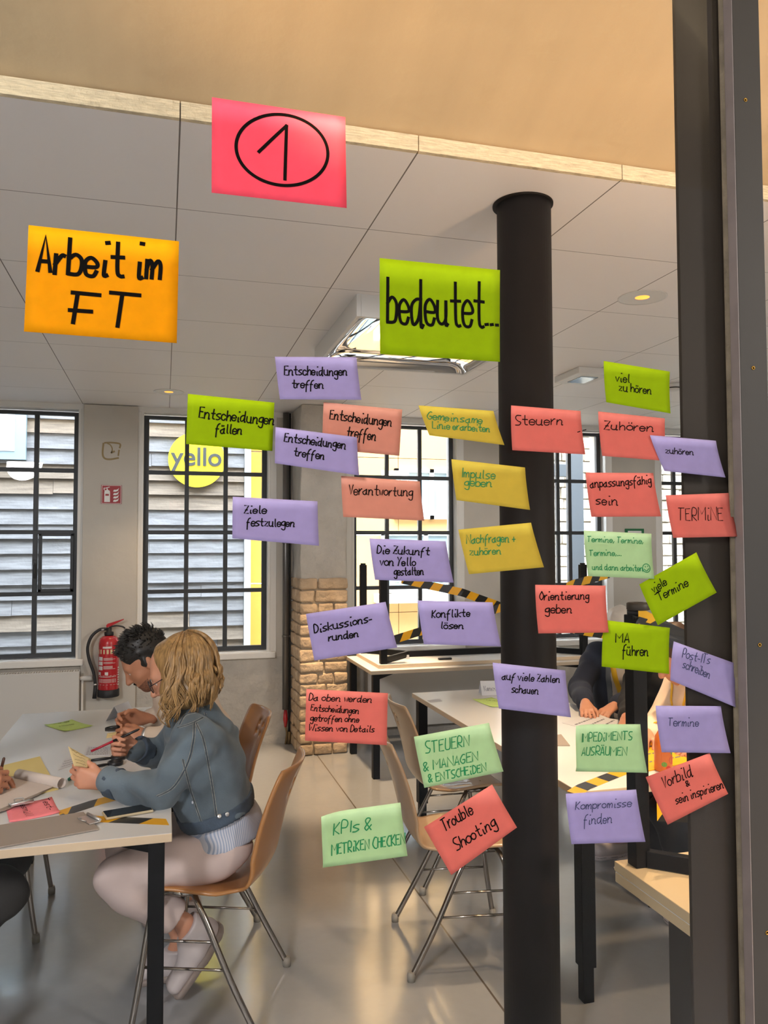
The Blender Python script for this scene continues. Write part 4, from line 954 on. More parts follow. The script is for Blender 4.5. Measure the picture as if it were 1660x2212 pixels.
# magnifiers
m_mblk = mat('magnifier_black', '0d0d10', .3); m_lens = glass_mat('lens_glass', (.95, .97, .98), 1.5)
def magnifier(lb, c, yaw, tilt=0.0, hl=.085, r=.030):
    o = empty('magnifying_glass', c, 0); o.rotation_euler = (tilt, 0, yaw); tag(o, lb, 'magnifying glass', 'magnifying glasses')
    bm = bmesh.new(); lathe(bm, [(r-.004, 0), (r, .001), (r, .012), (r-.004, .013), (r-.004, 0)], 32); obj('rim', bm, m_mblk, o, True)
    bm = bmesh.new(); lathe(bm, [(r-.004, .0055), (0, .009)], 28); obj('lens', bm, m_lens, o, True)
    bm = bmesh.new(); tube(bm, [(-r+.001, 0, .0065), (-r-.02, 0, .0065), (-r-hl, 0, .0065)], [.004, .006, .005], 10); obj('handle', bm, m_mblk, o)
q = atZ(256, 1639, .741); magnifier('black magnifying glass lying on the left table, farther of the two', (q[0], q[1], .7415), math.radians(12))
q = atZ(247, 1650, .741); magnifier('black magnifying glass lying on the left table, nearer of the two', (q[0]+.005, q[1]-.012, .7415), math.radians(25))
# pens
def pen(lb, a, b_, c1, c2=None, r=.0055, name='marker_pen'):
    a, b_ = Vector(a), Vector(b_); o = empty(name, a); tag(o, lb, 'pen', 'pens and markers'); d = b_-a
    bm = bmesh.new(); tube(bm, [(0, 0, 0), d*.45], r, 12); obj('barrel', bm, c1, o); bm = bmesh.new(); tube(bm, [d*.452, d*.95, d], [r*1.08, r*1.05, r*.5], 12); obj('cap', bm, c2 or c1, o)
    return o
m_pr = mat('pen_red', 'a31330', .35); m_pk = mat('pen_black', '101014', .35); m_pg = mat('pen_green', '0e5a45', .35); m_pbr = mat('pen_brown', '4b2f22', .35)
g0 = atZ(148, 1684, .747); g1 = atZ(168, 1671, .747); pen('green marker lying under the denim jacket hand', g1, g0, m_pg)
g0 = atZ(165, 1683, .747); g1 = atZ(185, 1676, .747); pen('red marker lying under the denim jacket hand', g1, g0, m_pr)
# right table: bottle, pads, yellow bag
bp = atZ(1434, 1664, .74); bt = empty('juice_bottle', (bp[0], bp[1], .7405)); tag(bt, 'orange juice bottle with printed fruit standing on the right table', 'bottle')
bm = bmesh.new(); lathe(bm, [(.030, 0), (.033, .004), (.033, .105), (.028, .13), (.014, .155), (.013, .165)], 32); obj('body', bm, mat('juice_orange', 'f08b3c', .25, transl=.3), bt, True)
bm = bmesh.new(); lathe(bm, [(.015, .165), (.015, .185), (0, .186)], 24); obj('cap', bm, m_fix, bt, True)
bm = bmesh.new()
def dot(bm, a, z, r, mi, sx_=1, n=14):
    f = bm.faces.new([bm.verts.new((.0336*math.sin(a+r*sx_*math.cos(t)/.0336), -.0336*math.cos(a+r*sx_*math.cos(t)/.0336), z+r*math.sin(t))) for t in np.linspace(0, 2*PI, n, endpoint=False)]); f.material_index = mi
dot(bm, .5, .045, .015, 0); dot(bm, -.4, .085, .010, 1, 1.3); dot(bm, .5, .075, .011, 2, .6); dot(bm, -.5, .03, .009, 2, 1.2); dot(bm, .0, .015, .010, 0)
obj('printed_fruit', bm, [mat('fruit_red', 'd63a2c', .5), m_pk, mat('leaf_green', '6a9a3c', .5)], bt)
m_bagy = mat('bag_yellow', 'f2b414', .5)
sheet('yellow_tape_bag', 'bright yellow printed sheet lying behind the juice bottle', [(1385, 1600), (1500, 1590), (1530, 1640), (1395, 1668)], .74, 'sheet', m_bagy, rows=3, th=.004)
sheet('hardboard_pad', 'brown hardboard pad lying at the edge of the right table', [(1195, 1590), (1213, 1588), (1232, 1612), (1200, 1612)], .74, 'pad', m_hard, th=.004)
bm = bmesh.new(); box(bm, (-.05, -.015, 0), (.05, .015, .014), bev=.004); o = obj('board_eraser', bm, m_blk); o.location = (1.98, 5.45, .7675); tag(o, 'small black eraser lying on the upturned table under the middle window', 'eraser')
# ================================================================== PEOPLE: implicit surfaces meshed as one skin
V3 = lambda *a: np.array(a, float)
def unit(v): v = np.array(v, float); return v/np.linalg.norm(v)
def cap(a, b, ra, rb=None, k=.02): return ('c', V3(*a), V3(*b), ra, ra if rb is None else rb, k)
def ell(c, r, R=None, k=.02): return ('e', V3(*c), V3(*r), np.eye(3) if R is None else R, 0, k)
def subs(p): return ('-',)+p
def sdf_mesh(prims, h=.006, cuts=(), infl=0.0, folds=None):
    lo = np.full(3, 1e9); hi = -lo
    for p in prims:
        if p[0] == '-': continue
        if p[0] == 'c': r = max(p[3], p[4]); lo = np.minimum(lo, np.minimum(p[1], p[2])-r); hi = np.maximum(hi, np.maximum(p[1], p[2])+r)
        else: r = max(p[2]); lo = np.minimum(lo, p[1]-r); hi = np.maximum(hi, p[1]+r)
    lo -= .03+infl; hi += .03+infl
    n = np.ceil((hi-lo)/h).astype(int)+1
    ax = [lo[i]+h*np.arange(n[i]) for i in range(3)]
    D = np.full(tuple(n), .3, dtype=np.float32)
    for p in prims:
        neg = p[0] == '-'
        if neg: p = p[1:]
        k = p[5]
        if p[0] == 'c': r = max(p[3], p[4]); bl = np.minimum(p[1], p[2])-r; bh = np.maximum(p[1], p[2])+r
        else: r = max(p[2]); bl = p[1]-r; bh = p[1]+r
        m = k+infl+.035
        i0 = np.clip(np.floor((bl-m-lo)/h).astype(int), 0, n-1); i1 = np.clip(np.ceil((bh+m-lo)/h).astype(int)+1, 1, n)
        X, Y, Z = np.meshgrid(*[ax[i][i0[i]:i1[i]] for i in range(3)], indexing='ij'); P = np.stack([X, Y, Z], -1)
        if p[0] == 'c':
            ab = p[2]-p[1]; L2 = ab@ab+1e-12; t = np.clip(((P-p[1])@ab)/L2, 0, 1)
            d = np.linalg.norm(P-p[1]-t[..., None]*ab, axis=-1)-(p[3]+(p[4]-p[3])*t)
        else:
            q = (P-p[1])@p[3]; k0 = np.linalg.norm(q/p[2], axis=-1); k1 = np.linalg.norm(q/p[2]**2, axis=-1)+1e-9; d = k0*(k0-1)/k1
        sl = tuple(slice(i0[i], i1[i]) for i in range(3)); c = D[sl]
        if neg:
            g = np.clip(.5-.5*(c+d)/k, 0, 1); D[sl] = c*(1-g)-d*g+k*g*(1-g)
        else:
            g = np.clip(.5+.5*(d-c)/k, 0, 1); D[sl] = c*g+d*(1-g)-k*g*(1-g)
    D -= infl
    if folds or len(cuts):
        X, Y, Z = np.meshgrid(*ax, indexing='ij', sparse=True)
    if folds:
        a, fr = folds
        w = np.sin(X*fr*.7+3*np.sin(Y*fr*.31+1)+2*np.sin(Z*fr*.43))+np.sin(Y*fr*.9+2.4*np.sin(Z*fr*.37)+1.7*np.sin(X*fr*.5+2))+np.sin(Z*fr*1.1+2*np.sin(X*fr*.41+.5)+2*np.sin(Y*fr*.27))
        D += (a*w/1.5).astype(np.float32)
    for (pt, nr) in cuts:
        D = np.maximum(D, ((X-pt[0])*nr[0]+(Y-pt[1])*nr[1]+(Z-pt[2])*nr[2]).astype(np.float32))
    D[0] = D[-1] = .1; D[:, 0] = D[:, -1] = .1; D[:, :, 0] = D[:, :, -1] = .1
    S = D < 0; cnt = np.zeros(tuple(n-1), dtype=np.int8)
    for a in (0, 1):
        for b in (0, 1):
            for c in (0, 1): cnt += S[a:n[0]-1+a, b:n[1]-1+b, c:n[2]-1+c]
    act = np.argwhere((cnt > 0) & (cnt < 8)); ids = np.full(tuple(n-1), -1, dtype=np.int64); ids[tuple(act.T)] = np.arange(len(act))
    pos = np.zeros((len(act), 3)); ct = np.zeros(len(act)); co = [V3(a, b, c).astype(int) for a in (0, 1) for b in (0, 1) for c in (0, 1)]
    for i in range(8):
        for j in range(i+1, 8):
            if np.abs(co[i]-co[j]).sum() == 1:
                da = D[tuple((act+co[i]).T)]; db = D[tuple((act+co[j]).T)]; x = (da < 0) != (db < 0)
                t = np.where(x, da/np.where(x, da-db, 1), 0)[:, None]; pos += np.where(x[:, None], co[i]+(co[j]-co[i])*t, 0); ct += x
    Vt = lo+h*(act+pos/ct[:, None]); F = []
    for axn in range(3):
        u, v = [i for i in range(3) if i != axn]
        a = [slice(None)]*3; b = [slice(None)]*3; a[axn] = slice(0, -1); b[axn] = slice(1, None)
        e = np.argwhere(S[tuple(a)] != S[tuple(b)]); e = e[(e[:, u] > 0) & (e[:, v] > 0) & (e[:, u] < n[u]-1) & (e[:, v] < n[v]-1)]
        ins = S[tuple(e.T)]; q = []
        for du, dv in ((-1, -1), (0, -1), (0, 0), (-1, 0)):
            g = e.copy(); g[:, u] += du; g[:, v] += dv; q.append(ids[tuple(g.T)])
        q = np.stack(q, 1); flip = ins if axn != 1 else ~ins; q[~flip] = q[~flip][:, ::-1]; F.append(q)
    F = np.concatenate(F); F = F[(F >= 0).all(1)]
    return Vt, F
def to_mesh(name, VF, m, parent=None, smooth=True):
    Vt, F = VF; me = bpy.data.meshes.new(name); me.vertices.add(len(Vt)); me.vertices.foreach_set('co', Vt.astype(np.float32).ravel())
    me.loops.add(F.size); me.loops.foreach_set('vertex_index', F.astype(np.int32).ravel()); me.polygons.add(len(F)); me.polygons.foreach_set('loop_start', np.arange(0, F.size, 4, dtype=np.int32))
    me.update(calc_edges=True); me.polygons.foreach_set('use_smooth', [smooth]*len(F)); return link(name, me, m, parent)
def body(name, prims, m, parent=None, **k): return to_mesh(name, sdf_mesh(prims, **k), m, parent)

def frame(f, u):
    f = unit(f); u = np.array(u, float); u = unit(u-f*(u@f)); r = np.cross(f, u); return f, r, u
def head_prims(c, f, u, s=1.0, male=False):
    f, r, u = frame(f, u); R = np.stack([f, r, u], 1); q = lambda a, b, d: c+(f*a+r*b+u*d)*s
    P = [ell(q(-.010, 0, .028), V3(.098, .076, .095)*s, R, .03), ell(q(.022, 0, -.03), V3(.072, .062, .085)*s, R, .03), ell(q(.030, 0, -.078), V3(.046, .050 if male else .044, .030)*s, R, .025), ell(q(.058, 0, -.092), V3(.024, .026, .020)*s, R, .02)]
    P += [cap(q(.076, -.034, .024), q(.076, .034, .024), .013*s, k=.02)]
    for e in (-1, 1): P += [subs(ell(q(.096, e*.031, .004), V3(.014, .016, .010)*s, R, .014)), ell(q(.072, e*.031, .003), V3(.0125, .0125, .0115)*s, R, .004), ell(q(.0765, e*.031, .0095), V3(.0125, .014, .0078)*s, R, .003), ell(q(.050, e*.042, -.030), V3(.026, .022, .020)*s, R, .02)]
    P += [cap(q(.086, 0, .012), q(.110, 0, -.030), .0085*s, .0125*s, .012), ell(q(.096, .011, -.034), V3(.011, .008, .007)*s, R, .006), ell(q(.096, -.011, -.034), V3(.011, .008, .007)*s, R, .006)]
    P += [cap(q(.083, -.017, -.058), q(.083, .017, -.058), .0065*s, k=.008), cap(q(.088, -.006, -.057), q(.088, .006, -.057), .006*s, k=.006), cap(q(.082, -.014, -.070), q(.082, .014, -.070), .0075*s, k=.008)]
    for e in (-1, 1): P += [ell(q(-.006, e*.077, -.008), V3(.018, .008, .031)*s, R, .008)]
    return P, q, R
def hand_prims(w, d, n, lat, curl=(.35, .5, .4), thumb=(.5, .5), s=1.0, spread=.06):
    """w wrist, d pointing direction, n palm normal, lat towards the thumb"""
    d = unit(d); lat = unit(np.array(lat, float)-d*(np.array(lat, float)@d)); n0 = np.cross(d, lat); n = n0*np.sign(n0@np.array(n, float)); w = np.array(w, float); P = []; tips = []
    kn = ((.086, .026), (.090, .006), (.085, -.013), (.076, -.030)); L_ = ((.042, .026, .020), (.046, .029, .021), (.042, .027, .020), (.032, .020, .017))
    P.append(cap(w-d*.03, w+d*.012, .024*s, .024*s, .02))
    for i in range(4):
        kp = w+(d*kn[i][0]+lat*kn[i][1])*s; P.append(cap(w+(d*.015+lat*kn[i][1]*.55)*s, kp, .0145*s, .0108*s, .012))
        a = 0; p = kp; dd = unit(d+lat*spread*(1.5-i))
        for j in range(3):
            a += curl[j]*(1+.08*i); v = dd*math.cos(a)+n*math.sin(a); p2 = p+v*L_[i][j]*s; P.append(cap(p, p2, (.0092-.0008*j)*s, (.0086-.0009*j)*s, .004)); p = p2
        tips.append(p)
    b0 = w+(d*.020+lat*.018+n*.006)*s; b1 = w+(d*.052+lat*.042+n*.014)*s; P.append(cap(b0, b1, .0155*s, .0115*s, .012))
    v = unit(d*math.cos(thumb[0])+n*math.sin(thumb[0])+lat*.25); b2 = b1+v*.034*s; P.append(cap(b1, b2, .0105*s, .0092*s, .005))
    v = unit(d*math.cos(thumb[0]+thumb[1])+n*math.sin(thumb[0]+thumb[1])-lat*.1); b3 = b2+v*.026*s; P.append(cap(b2, b3, .0092*s, .0075*s, .004)); tips.append(b3)
    return P, tips
def torso(J, k=.05, w=1.0, g=0.0, low=True):
    lt = unit(J['shL']-J['shR']); P = []; pe, wa, ch, ne = J['pelvis'], J['waist'], J['chest'], J['neck']
    for s in (-1, 1):
        if low: P.append(cap(pe+lt*s*.075*w, wa+lt*s*.055*w, .112*w+g, .098*w+g, k))
        P += [cap(wa+lt*s*.055*w, ch+lt*s*.070*w, .098*w+g, .098*w+g, k)]
    mid = (J['shL']+J['shR'])/2
    P += [cap(J['shL']*.8+mid*.2, J['shR']*.8+mid*.2, .056*w+g, k=k), cap(ch, ne, .09*w+g, .055*w+g, k)]
    return P
def arm(J, s, g=0.0, w=1.0, upto=1.0):
    a, b, c = J['sh'+s], J['el'+s], J['wr'+s]; c = b+(c-b)*upto
    return [cap(a, b, .050*w+g, .040*w+g, .03), cap(b, c, .040*w+g, .026*w+g, .02)]
def leg(J, s, g=0.0, w=1.0, upto=1.0):
    a, b, c = J['hip'+s], J['kn'+s], J['an'+s]; c = b+(c-b)*upto
    return [cap(a, b, .083*w+g, .056*w+g, .05), cap(b, b+(c-b)*.35, .054*w+g, .054*w+g, .03), cap(b+(c-b)*.35, c, .054*w+g, .034*w+g, .03)]
def foot_prims(J, s, g=0.0):
    an, to = J['an'+s], J['to'+s]; hl = J.get('he'+s, an+V3(0, 0, -.06)+unit((an-to)*V3(1, 1, 0))*.03)
    return [cap(an, hl, .030+g, .032+g, .02), cap(hl, to, .032+g, .027+g, .02), cap(an, hl*.4+to*.6, .032+g, .028+g, .03)]
def shoe(parent, J, s, m_up, m_sole, thick=.014, m_str=None):
    an, to = J['an'+s], J['to'+s]; hl = J.get('he'+s, an+V3(0, 0, -.055)+unit((an-to)*V3(1, 1, 0))*.03)
    fw = unit(to-hl); up = unit((an-(hl+to)/2)-fw*((an-(hl+to)/2)@fw)); sd_ = np.cross(fw, up)
    P = []
    for q in (-1, 1): P += [cap(hl+sd_*q*.008, hl+fw*.07+sd_*q*.012, .031, .032, .02), cap(hl+fw*.07+sd_*q*.012, to+sd_*q*.013-fw*.006, .032, .027, .02)]
    P += [cap(hl+up*.025, an-up*.01, .035, .038, .03), cap(an-up*.01, hl*.45+to*.55+up*.01, .036, .03, .03)]
    o = body('shoe', P, m_up, parent, h=.005, cuts=[(hl-up*.028, -up), (an-up*.022, up)])
    S = []
    for q in (-1, 1): S += [cap(hl+sd_*q*.010-up*.024, hl+fw*.07+sd_*q*.015-up*.024, .033, .034, .02), cap(hl+fw*.07+sd_*q*.015-up*.024, to+sd_*q*.016-up*.020, .034, .030, .02)]
    body('sole', S, m_sole, o, h=.005, cuts=[(hl-up*.016, up), (hl-up*(.016+thick+.012), -up)])
    body('stripe', S, m_str or m_sole, o, h=.004, infl=.0012, cuts=[(hl-up*.0215, up), (hl-up*.0255, -up)])
    bm = bmesh.new()
    for i in range(5):
        t = .30+.09*i; c = hl+(to-hl)*(t+.12)+up*(.052-.055*(i/5)); tube(bm, [c-sd_*.022, c+up*.006, c+sd_*.022], .0028, 6)
    obj('laces', bm, m_up, o)
    return o
def mkJ(pelvis, waist, chest, neck, shL, shR, elL, elR, wrL, wrR, knL, knR, anL, anR, toL, toR, **kw):
    J = {k: V3(*v) for k, v in dict(pelvis=pelvis, waist=waist, chest=chest, neck=neck, shL=shL, shR=shR, elL=elL, elR=elR, wrL=wrL, wrR=wrR, knL=knL, knR=knR, anL=anL, anR=anR, toL=toL, toR=toR).items()}
    lt = unit((J['shL']-J['shR'])*V3(1, 1, 0)); J['hipL'] = J['pelvis']+lt*.085+V3(0, 0, -.02); J['hipR'] = J['pelvis']-lt*.085+V3(0, 0, -.02)
    for k, v in kw.items(): J[k] = V3(*v)
    return J
def skin_body(label, J, hc, hf, hu, hands, m, s=1.0, male=False, h=.005, w=.92):
    P = torso(J, w=w, g=-.006)
    for q in 'LR': P += arm(J, q, -.006, w) + leg(J, q, -.01, w) + foot_prims(J, q, -.008)
    P += [cap(J['neck'], hc-unit(hu)*.055*s-unit(hf)*.018, .050 if male else .044, .052 if male else .045, .03)]
    hp, q, R = head_prims(hc, hf, hu, s, male); P += hp; tips = []
    for hd in hands: a, t_ = hand_prims(**hd); P += a; tips.append(t_)
    o = body('person', P, m, None, h=h); tag(o, label, 'person', 'people at the tables'); return o, q, R, tips, hp
def eyes(o, q, R, s=1.0, closed=.55):
    for e in (-1, 1):
        bm = bmesh.new(); bmesh.ops.create_uvsphere(bm, u_segments=16, v_segments=10, radius=.0118*s)
        for v in bm.verts: v.co = Vector(q(.0745, e*.031, .0025))+v.co
        ey = obj('eye', bm, MM('eye_white', 'd8d2cc', .25), o, True)
        bm = bmesh.new(); c = q(.0855, e*.031, .0015); n_ = R[:, 0]; rr = R[:, 1]; uu = R[:, 2]
        bm.faces.new([bm.verts.new(c+(rr*math.cos(a)+uu*math.sin(a)*.8)*.005+n_*.0012) for a in np.linspace(0, 2*PI, 14, endpoint=False)]); obj('iris', bm, MM('iris_dark', '2c1d14', .2), ey)
        bm = bmesh.new(); tube(bm, spline([q(.084, e*.019, .018), q(.089, e*.031, .023), q(.078, e*.045, .019)], 4), [.0018]+[.0026]*7+[.0014], 6); obj('eyebrow', bm, MM('brow_dark', '2a1f18', .8), o)
from mathutils.bvhtree import BVHTree
def surf(objs):
    out = []
    for o in (objs if isinstance(objs, list) else [objs]): out.append(BVHTree.FromPolygons([v.co[:] for v in o.data.vertices], [p.vertices[:] for p in o.data.polygons]))
    return out
def hit(bv, x, y):
    best = None; d = Vector(ray(x, y)).normalized()
    for b in bv:
        l, n_, i, t_ = b.ray_cast(Vector(cO), d)
        if l is not None and (best is None or t_ < best[2]): best = (l, n_, t_)
    return best
def seam(parent, bv, pts, r, m, name='seam', off=.0005):
    P = []
    sp = spline([(a, b_, 0) for a, b_ in pts], 8) if len(pts) > 2 else [np.array((pts[0][0]+(pts[1][0]-pts[0][0])*i/8, pts[0][1]+(pts[1][1]-pts[0][1])*i/8, 0)) for i in range(9)]
    for q in sp:
        hh = hit(bv, q[0], q[1])
        if hh and (not P or (hh[0]-P[-1]).length < .05): P.append(hh[0]+hh[1]*off)
    if len(P) < 2: return None
    bm = bmesh.new(); tube(bm, P, r, 6); return obj(name, bm, m, parent)

SKIN = mat('skin_light', 'c98f72', .5, var=(18, .05), bump=(160, .06, .002)); SKIN2 = mat('skin_tan', 'b27a5c', .5, var=(18, .06), bump=(160, .06, .002)); SKIN3 = mat('skin_brown', '9a6444', .5, var=(18, .06))
for m_ in (SKIN, SKIN2, SKIN3):
    b = m_.node_tree.nodes['Principled BSDF']; b.inputs['Subsurface Weight'].default_value = .08; b.inputs['Subsurface Radius'].default_value = (.012, .005, .003); b.inputs['Subsurface Scale'].default_value = .6
DENIM = mat('denim', '5f6e79', .85, var=(4.5, .46), bump=(220, .35, .002), sheen=.15); DENIMD = mat('denim_dark', '3e4c5c', .85, var=(30, .35), bump=(220, .4, .002)); STITCH = mat('denim_seam', '8a8b86', .85, var=(90, .4)); SEAMD = mat('denim_seam_dark', '37434f', .85)
m_shs = bpy.data.materials.new('striped_shirt'); m_shs.use_nodes = True
t = m_shs.node_tree; b = t.nodes['Principled BSDF']; b.inputs['Roughness'].default_value = .85
_c = t.nodes.new('ShaderNodeTexCoord'); _w = t.nodes.new('ShaderNodeTexWave'); _w.wave_type = 'BANDS'; _w.bands_direction = 'DIAGONAL'; _w.inputs['Scale'].default_value = 60; _w.inputs['Distortion'].default_value = .6; _w.inputs['Detail'].default_value = 1
_m = t.nodes.new('ShaderNodeMapping'); _m.inputs['Scale'].default_value = (1.2, 1.2, 0.05); t.links.new(_c.outputs['Object'], _m.inputs[0]); t.links.new(_m.outputs[0], _w.inputs['Vector'])
_r = t.nodes.new('ShaderNodeValToRGB'); _r.color_ramp.elements[0].position = .35; _r.color_ramp.elements[0].color = lin('97a3ba'); _r.color_ramp.elements[1].position = .6; _r.color_ramp.elements[1].color = lin('c6c8d2')
t.links.new(_w.outputs['Fac'], _r.inputs[0]); t.links.new(_r.outputs[0], b.inputs['Base Color'])
CREAM = mat('cream_trousers', 'c5b2ac', .85, var=(8, .07), bump=(150, .12, .002)); SHOEW = mat('white_leather', 'beb4b3', .5); SOLEW = mat('pale_rubber', '94867f', .6)
BEIGE = mat('beige_shirt', 'c9b8a6', .88, var=(10, .07), bump=(150, .1, .002)); BLACKT = mat('black_cloth', '17171a', .9, bump=(150, .12, .002)); NAVY = mat('navy_cloth', '1e2639', .9, var=(12, .15), bump=(150, .12, .002)); GREYF = mat('grey_lining', '6b7073', .9); PEACH = mat('peach_shirt', 'ead3ba', .85, var=(9, .08), bump=(150, .1, .002)); LANY = mat('lanyard_yellow', 'e9b70e', .6)
HAIRB = mat('hair_blonde', '9c7a4c', .40, var=(26, .5, (5.0, 5.0, .5))); HAIRK = mat('hair_black', '14110f', .45); HAIRW = mat('hair_white', 'cfc8bf', .55)
# ------------------------------------------------------------------ woman in the denim jacket
J = mkJ((.205, 2.925, .568), (.165, 2.905, .72), (.130, 2.92, .865), (.100, 2.93, .995), (.112, 2.772, .945), (.085, 3.075, .945), (-.005, 2.745, .790), (.01, 3.15, .80), (-.190, 2.862, .803), (-.095, 3.045, .862),
        (-.145, 2.835, .492), (-.120, 3.04, .515), (.075, 2.90, .285), (.07, 3.06, .15), (.045, 2.925, .062), (-.06, 3.09, .045), heL=(.165, 2.92, .235), heR=(.11, 3.07, .07))
hc = V3(.055, 2.925, 1.150); hf = V3(-.90, .06, -.44); hu = V3(-.45, .1, .88)
hands = [dict(w=J['wrL'], d=(-.93, .10, .22), n=(.1, 1, .1), lat=(.2, 0, 1), curl=(.75, .7, .45), thumb=(.45, .1), s=.95), dict(w=J['wrR'], d=(-.88, -.28, .28), n=(-.2, -1, -.2), lat=(-.15, .1, 1), curl=(1.1, 1.0, .6), thumb=(.7, .5), s=.93)]
wom, q, R, tips, hp = skin_body('person with wavy blonde hair in a denim jacket seated at the left table', J, hc, hf, hu, hands, SKIN)
eyes(wom, q, R)
JP = torso(J, w=1.0, g=.016)+[cap(J['chest']+V3(.05, 0, .03), J['waist']+V3(.05, 0, 0), .085, .085, .05)]
for s in 'LR': JP += arm(J, s, .018, 1.05, .90)
JP += [cap(J['neck']+V3(.03, -.02, .0), J['neck']+V3(-.005, 0, .035), .070, .064, .02)]
hem_n = unit(V3(.30, 0, -1)); hem_p = V3(.03, 0, .612)
wl = [unit(J['wrL']-J['elL']), unit(J['wrR']-J['elR'])]
slc = [(J['elL']+(J['wrL']-J['elL'])*.90, wl[0])]
jk = body('denim_jacket', JP, DENIM, wom, h=.006, folds=(.0055, 54), cuts=[(hem_p, hem_n)])
body('waistband', torso(J, w=1.0, g=.021)+[cap(J['chest']+V3(.05, 0, .03), J['waist']+V3(.05, 0, 0), .090, .090, .05)], DENIMD, jk, h=.006, folds=(.002, 60), cuts=[(hem_p+hem_n*.004, hem_n), (hem_p-hem_n*.042, -hem_n)])
for s, i in (('L', 0), ('R', 1)):
    d = wl[i]; c = J['el'+s]+(J['wr'+s]-J['el'+s])*.90
    body('cuff', [cap(c-d*.06, c+d*.01, .052, .046, .01)], DENIMD, jk, h=.004, folds=(.0015, 90), cuts=[(c+d*.006, d), (c-d*.040, -d)])
body('striped_shirt', torso(J, w=1.0, g=.006)+[cap(J['pelvis']+V3(.04, -.05, .03), J['pelvis']+V3(.04, .05, .03), .11, .11, .05)], m_shs, wom, h=.006, folds=(.004, 50), cuts=[(V3(.03, 0, .530), unit(V3(.22, 0, -1))), (V3(0, 0, .76), V3(0, 0, 1))])
TP = [cap(J['pelvis']+V3(.02, -.06, -.015), J['pelvis']+V3(.02, .06, -.015), .115, .115, .05), cap(J['pelvis']+V3(0, -.05, .06), J['pelvis']+V3(0, .05, .06), .10, .10, .05)]
for s, u_ in (('L', .80), ('R', .97)): TP += leg(J, s, .016, 1.0, u_)+[cap(J['kn'+s]+(J['an'+s]-J['kn'+s])*.5, J['kn'+s]+(J['an'+s]-J['kn'+s])*u_, .056, .060, .03)]
body('trousers', TP, CREAM, wom, h=.006, folds=(.0062, 42), cuts=[(V3(.2, 0, .60), unit(V3(.22, 0, 1))), (J['knL']+(J['anL']-J['knL'])*.84, unit(J['anL']-J['knL']))])
for s in 'LR': shoe(wom, J, s, SHOEW, SOLEW)
bv = surf([jk])
for pts in ([(384, 1572), (420, 1560), (470, 1532), (497, 1512)], [(424, 1562), (440, 1600), (452, 1660), (462, 1720), (470, 1780)], [(420, 1560), (418, 1600), (405, 1650), (375, 1700), (340, 1720)], [(443, 1540), (470, 1610), (485, 1680), (510, 1745)], [(388, 1565), (400, 1545), (420, 1540)], [(395, 1640), (410, 1700), (440, 1790)]):
    for off in (-2.2, 2.2): seam(jk, bv, [(x+off, y+off*.4) for x, y in pts], .0011, STITCH)
    seam(jk, bv, pts, .0017, SEAMD)
wb = surf([o for o in kids(jk) if o.name.startswith('waistband')])
for x, y in ((474, 1763), (491, 1759)):
    hh = hit(wb, x, y)
    if hh:
        bm = bmesh.new(); lathe(bm, [(.0075, 0), (.008, .0015), (.005, .003), (0, .003)], 14, mtx=Matrix.Translation(hh[0]) @ hh[1].to_track_quat('Z', 'Y').to_matrix().to_4x4()); obj('button', bm, m_stl, jk)
# hair: a mass on the skull with wavy locks falling to the shoulders
f_, r_, u_ = frame(hf*V3(1, 1, .35), (0, 0, 1)); hcc = hc+V3(.0, 0, .016)
hv, hfc = sdf_mesh([ell(hcc+V3(.018, 0, .015), V3(.112, .096, .112), None, .03), ell(hcc+V3(.055, -.01, -.07), V3(.085, .095, .075), None, .04), ell(hcc+V3(.0, -.05, -.07), V3(.06, .045, .075), None, .04), subs(ell(hc+f_*.105+V3(0, .02, -.045), V3(.075, .085, .10), None, .02))], h=.007, folds=(.004, 60))
bm = bmesh.new(); vs = [bm.verts.new(v) for v in hv]
for fc in hfc:
    try: bm.faces.new([vs[i] for i in fc]).smooth = True
    except ValueError: pass
hr = random.Random(5)
for i in range(880):
    if i % 8 == 0:
        ca = hr.uniform(-PI, PI); cR_ = hr.uniform(.93, 1.09); cph = hr.uniform(0, 6.3); cwf = hr.uniform(13, 19); cend = hr.uniform(-.145, -.06); cth = hr.uniform(.10, .80); camp = hr.uniform(.6, 1.5)
    a = ca+hr.uniform(-.07, .07)
    if abs(a) < 1.02: continue
    fringe = False
    RR = V3(.110, .098, .122)*cR_*hr.uniform(.985, 1.015); ph = cph+hr.uniform(-.3, .3); wf = cwf; end = cend+hr.uniform(-.012, .012)-(.025 if abs(a) < 1.6 else 0)+.02*(abs(a) > 2.6); th0 = cth+hr.uniform(-.05, .05); pts = []; rad = []
    n_ = 15
    for k in range(n_):
        t = k/(n_-1)
        aa = a if not fringe else (a+(-1.0 if a < 0.25 else .9)*min(1, t*1.8))
        dirh = f_*math.cos(aa)+r_*-math.sin(aa)*-1
        th = th0+(1.62-th0)*min(1, t/.5)
        p = hcc+V3(.018, 0, .0)+dirh*RR[0]*math.sin(th)*(1.0 if abs(math.cos(aa)) > .5 else .93)+V3(0, 0, 1)*RR[2]*math.cos(th)
        if t > .5: p = p+V3(0, 0, end-0.0)*((t-.5)/.5)+dirh*(.016*math.sin((t-.5)/.5*2.6))
        wv = .013*camp*t*math.sin(wf*t+ph); p = p+np.cross(dirh, V3(0, 0, 1))*wv+dirh*.010*camp*t*math.cos(wf*t*.9+ph)
        pts.append(p); rad.append(.0044*(1-.72*max(0, t-.55)/.45)*(.55+.45*min(1, t*5)))
    tube(bm, pts, rad, 5)
obj('hair', bm, HAIRB, wom)
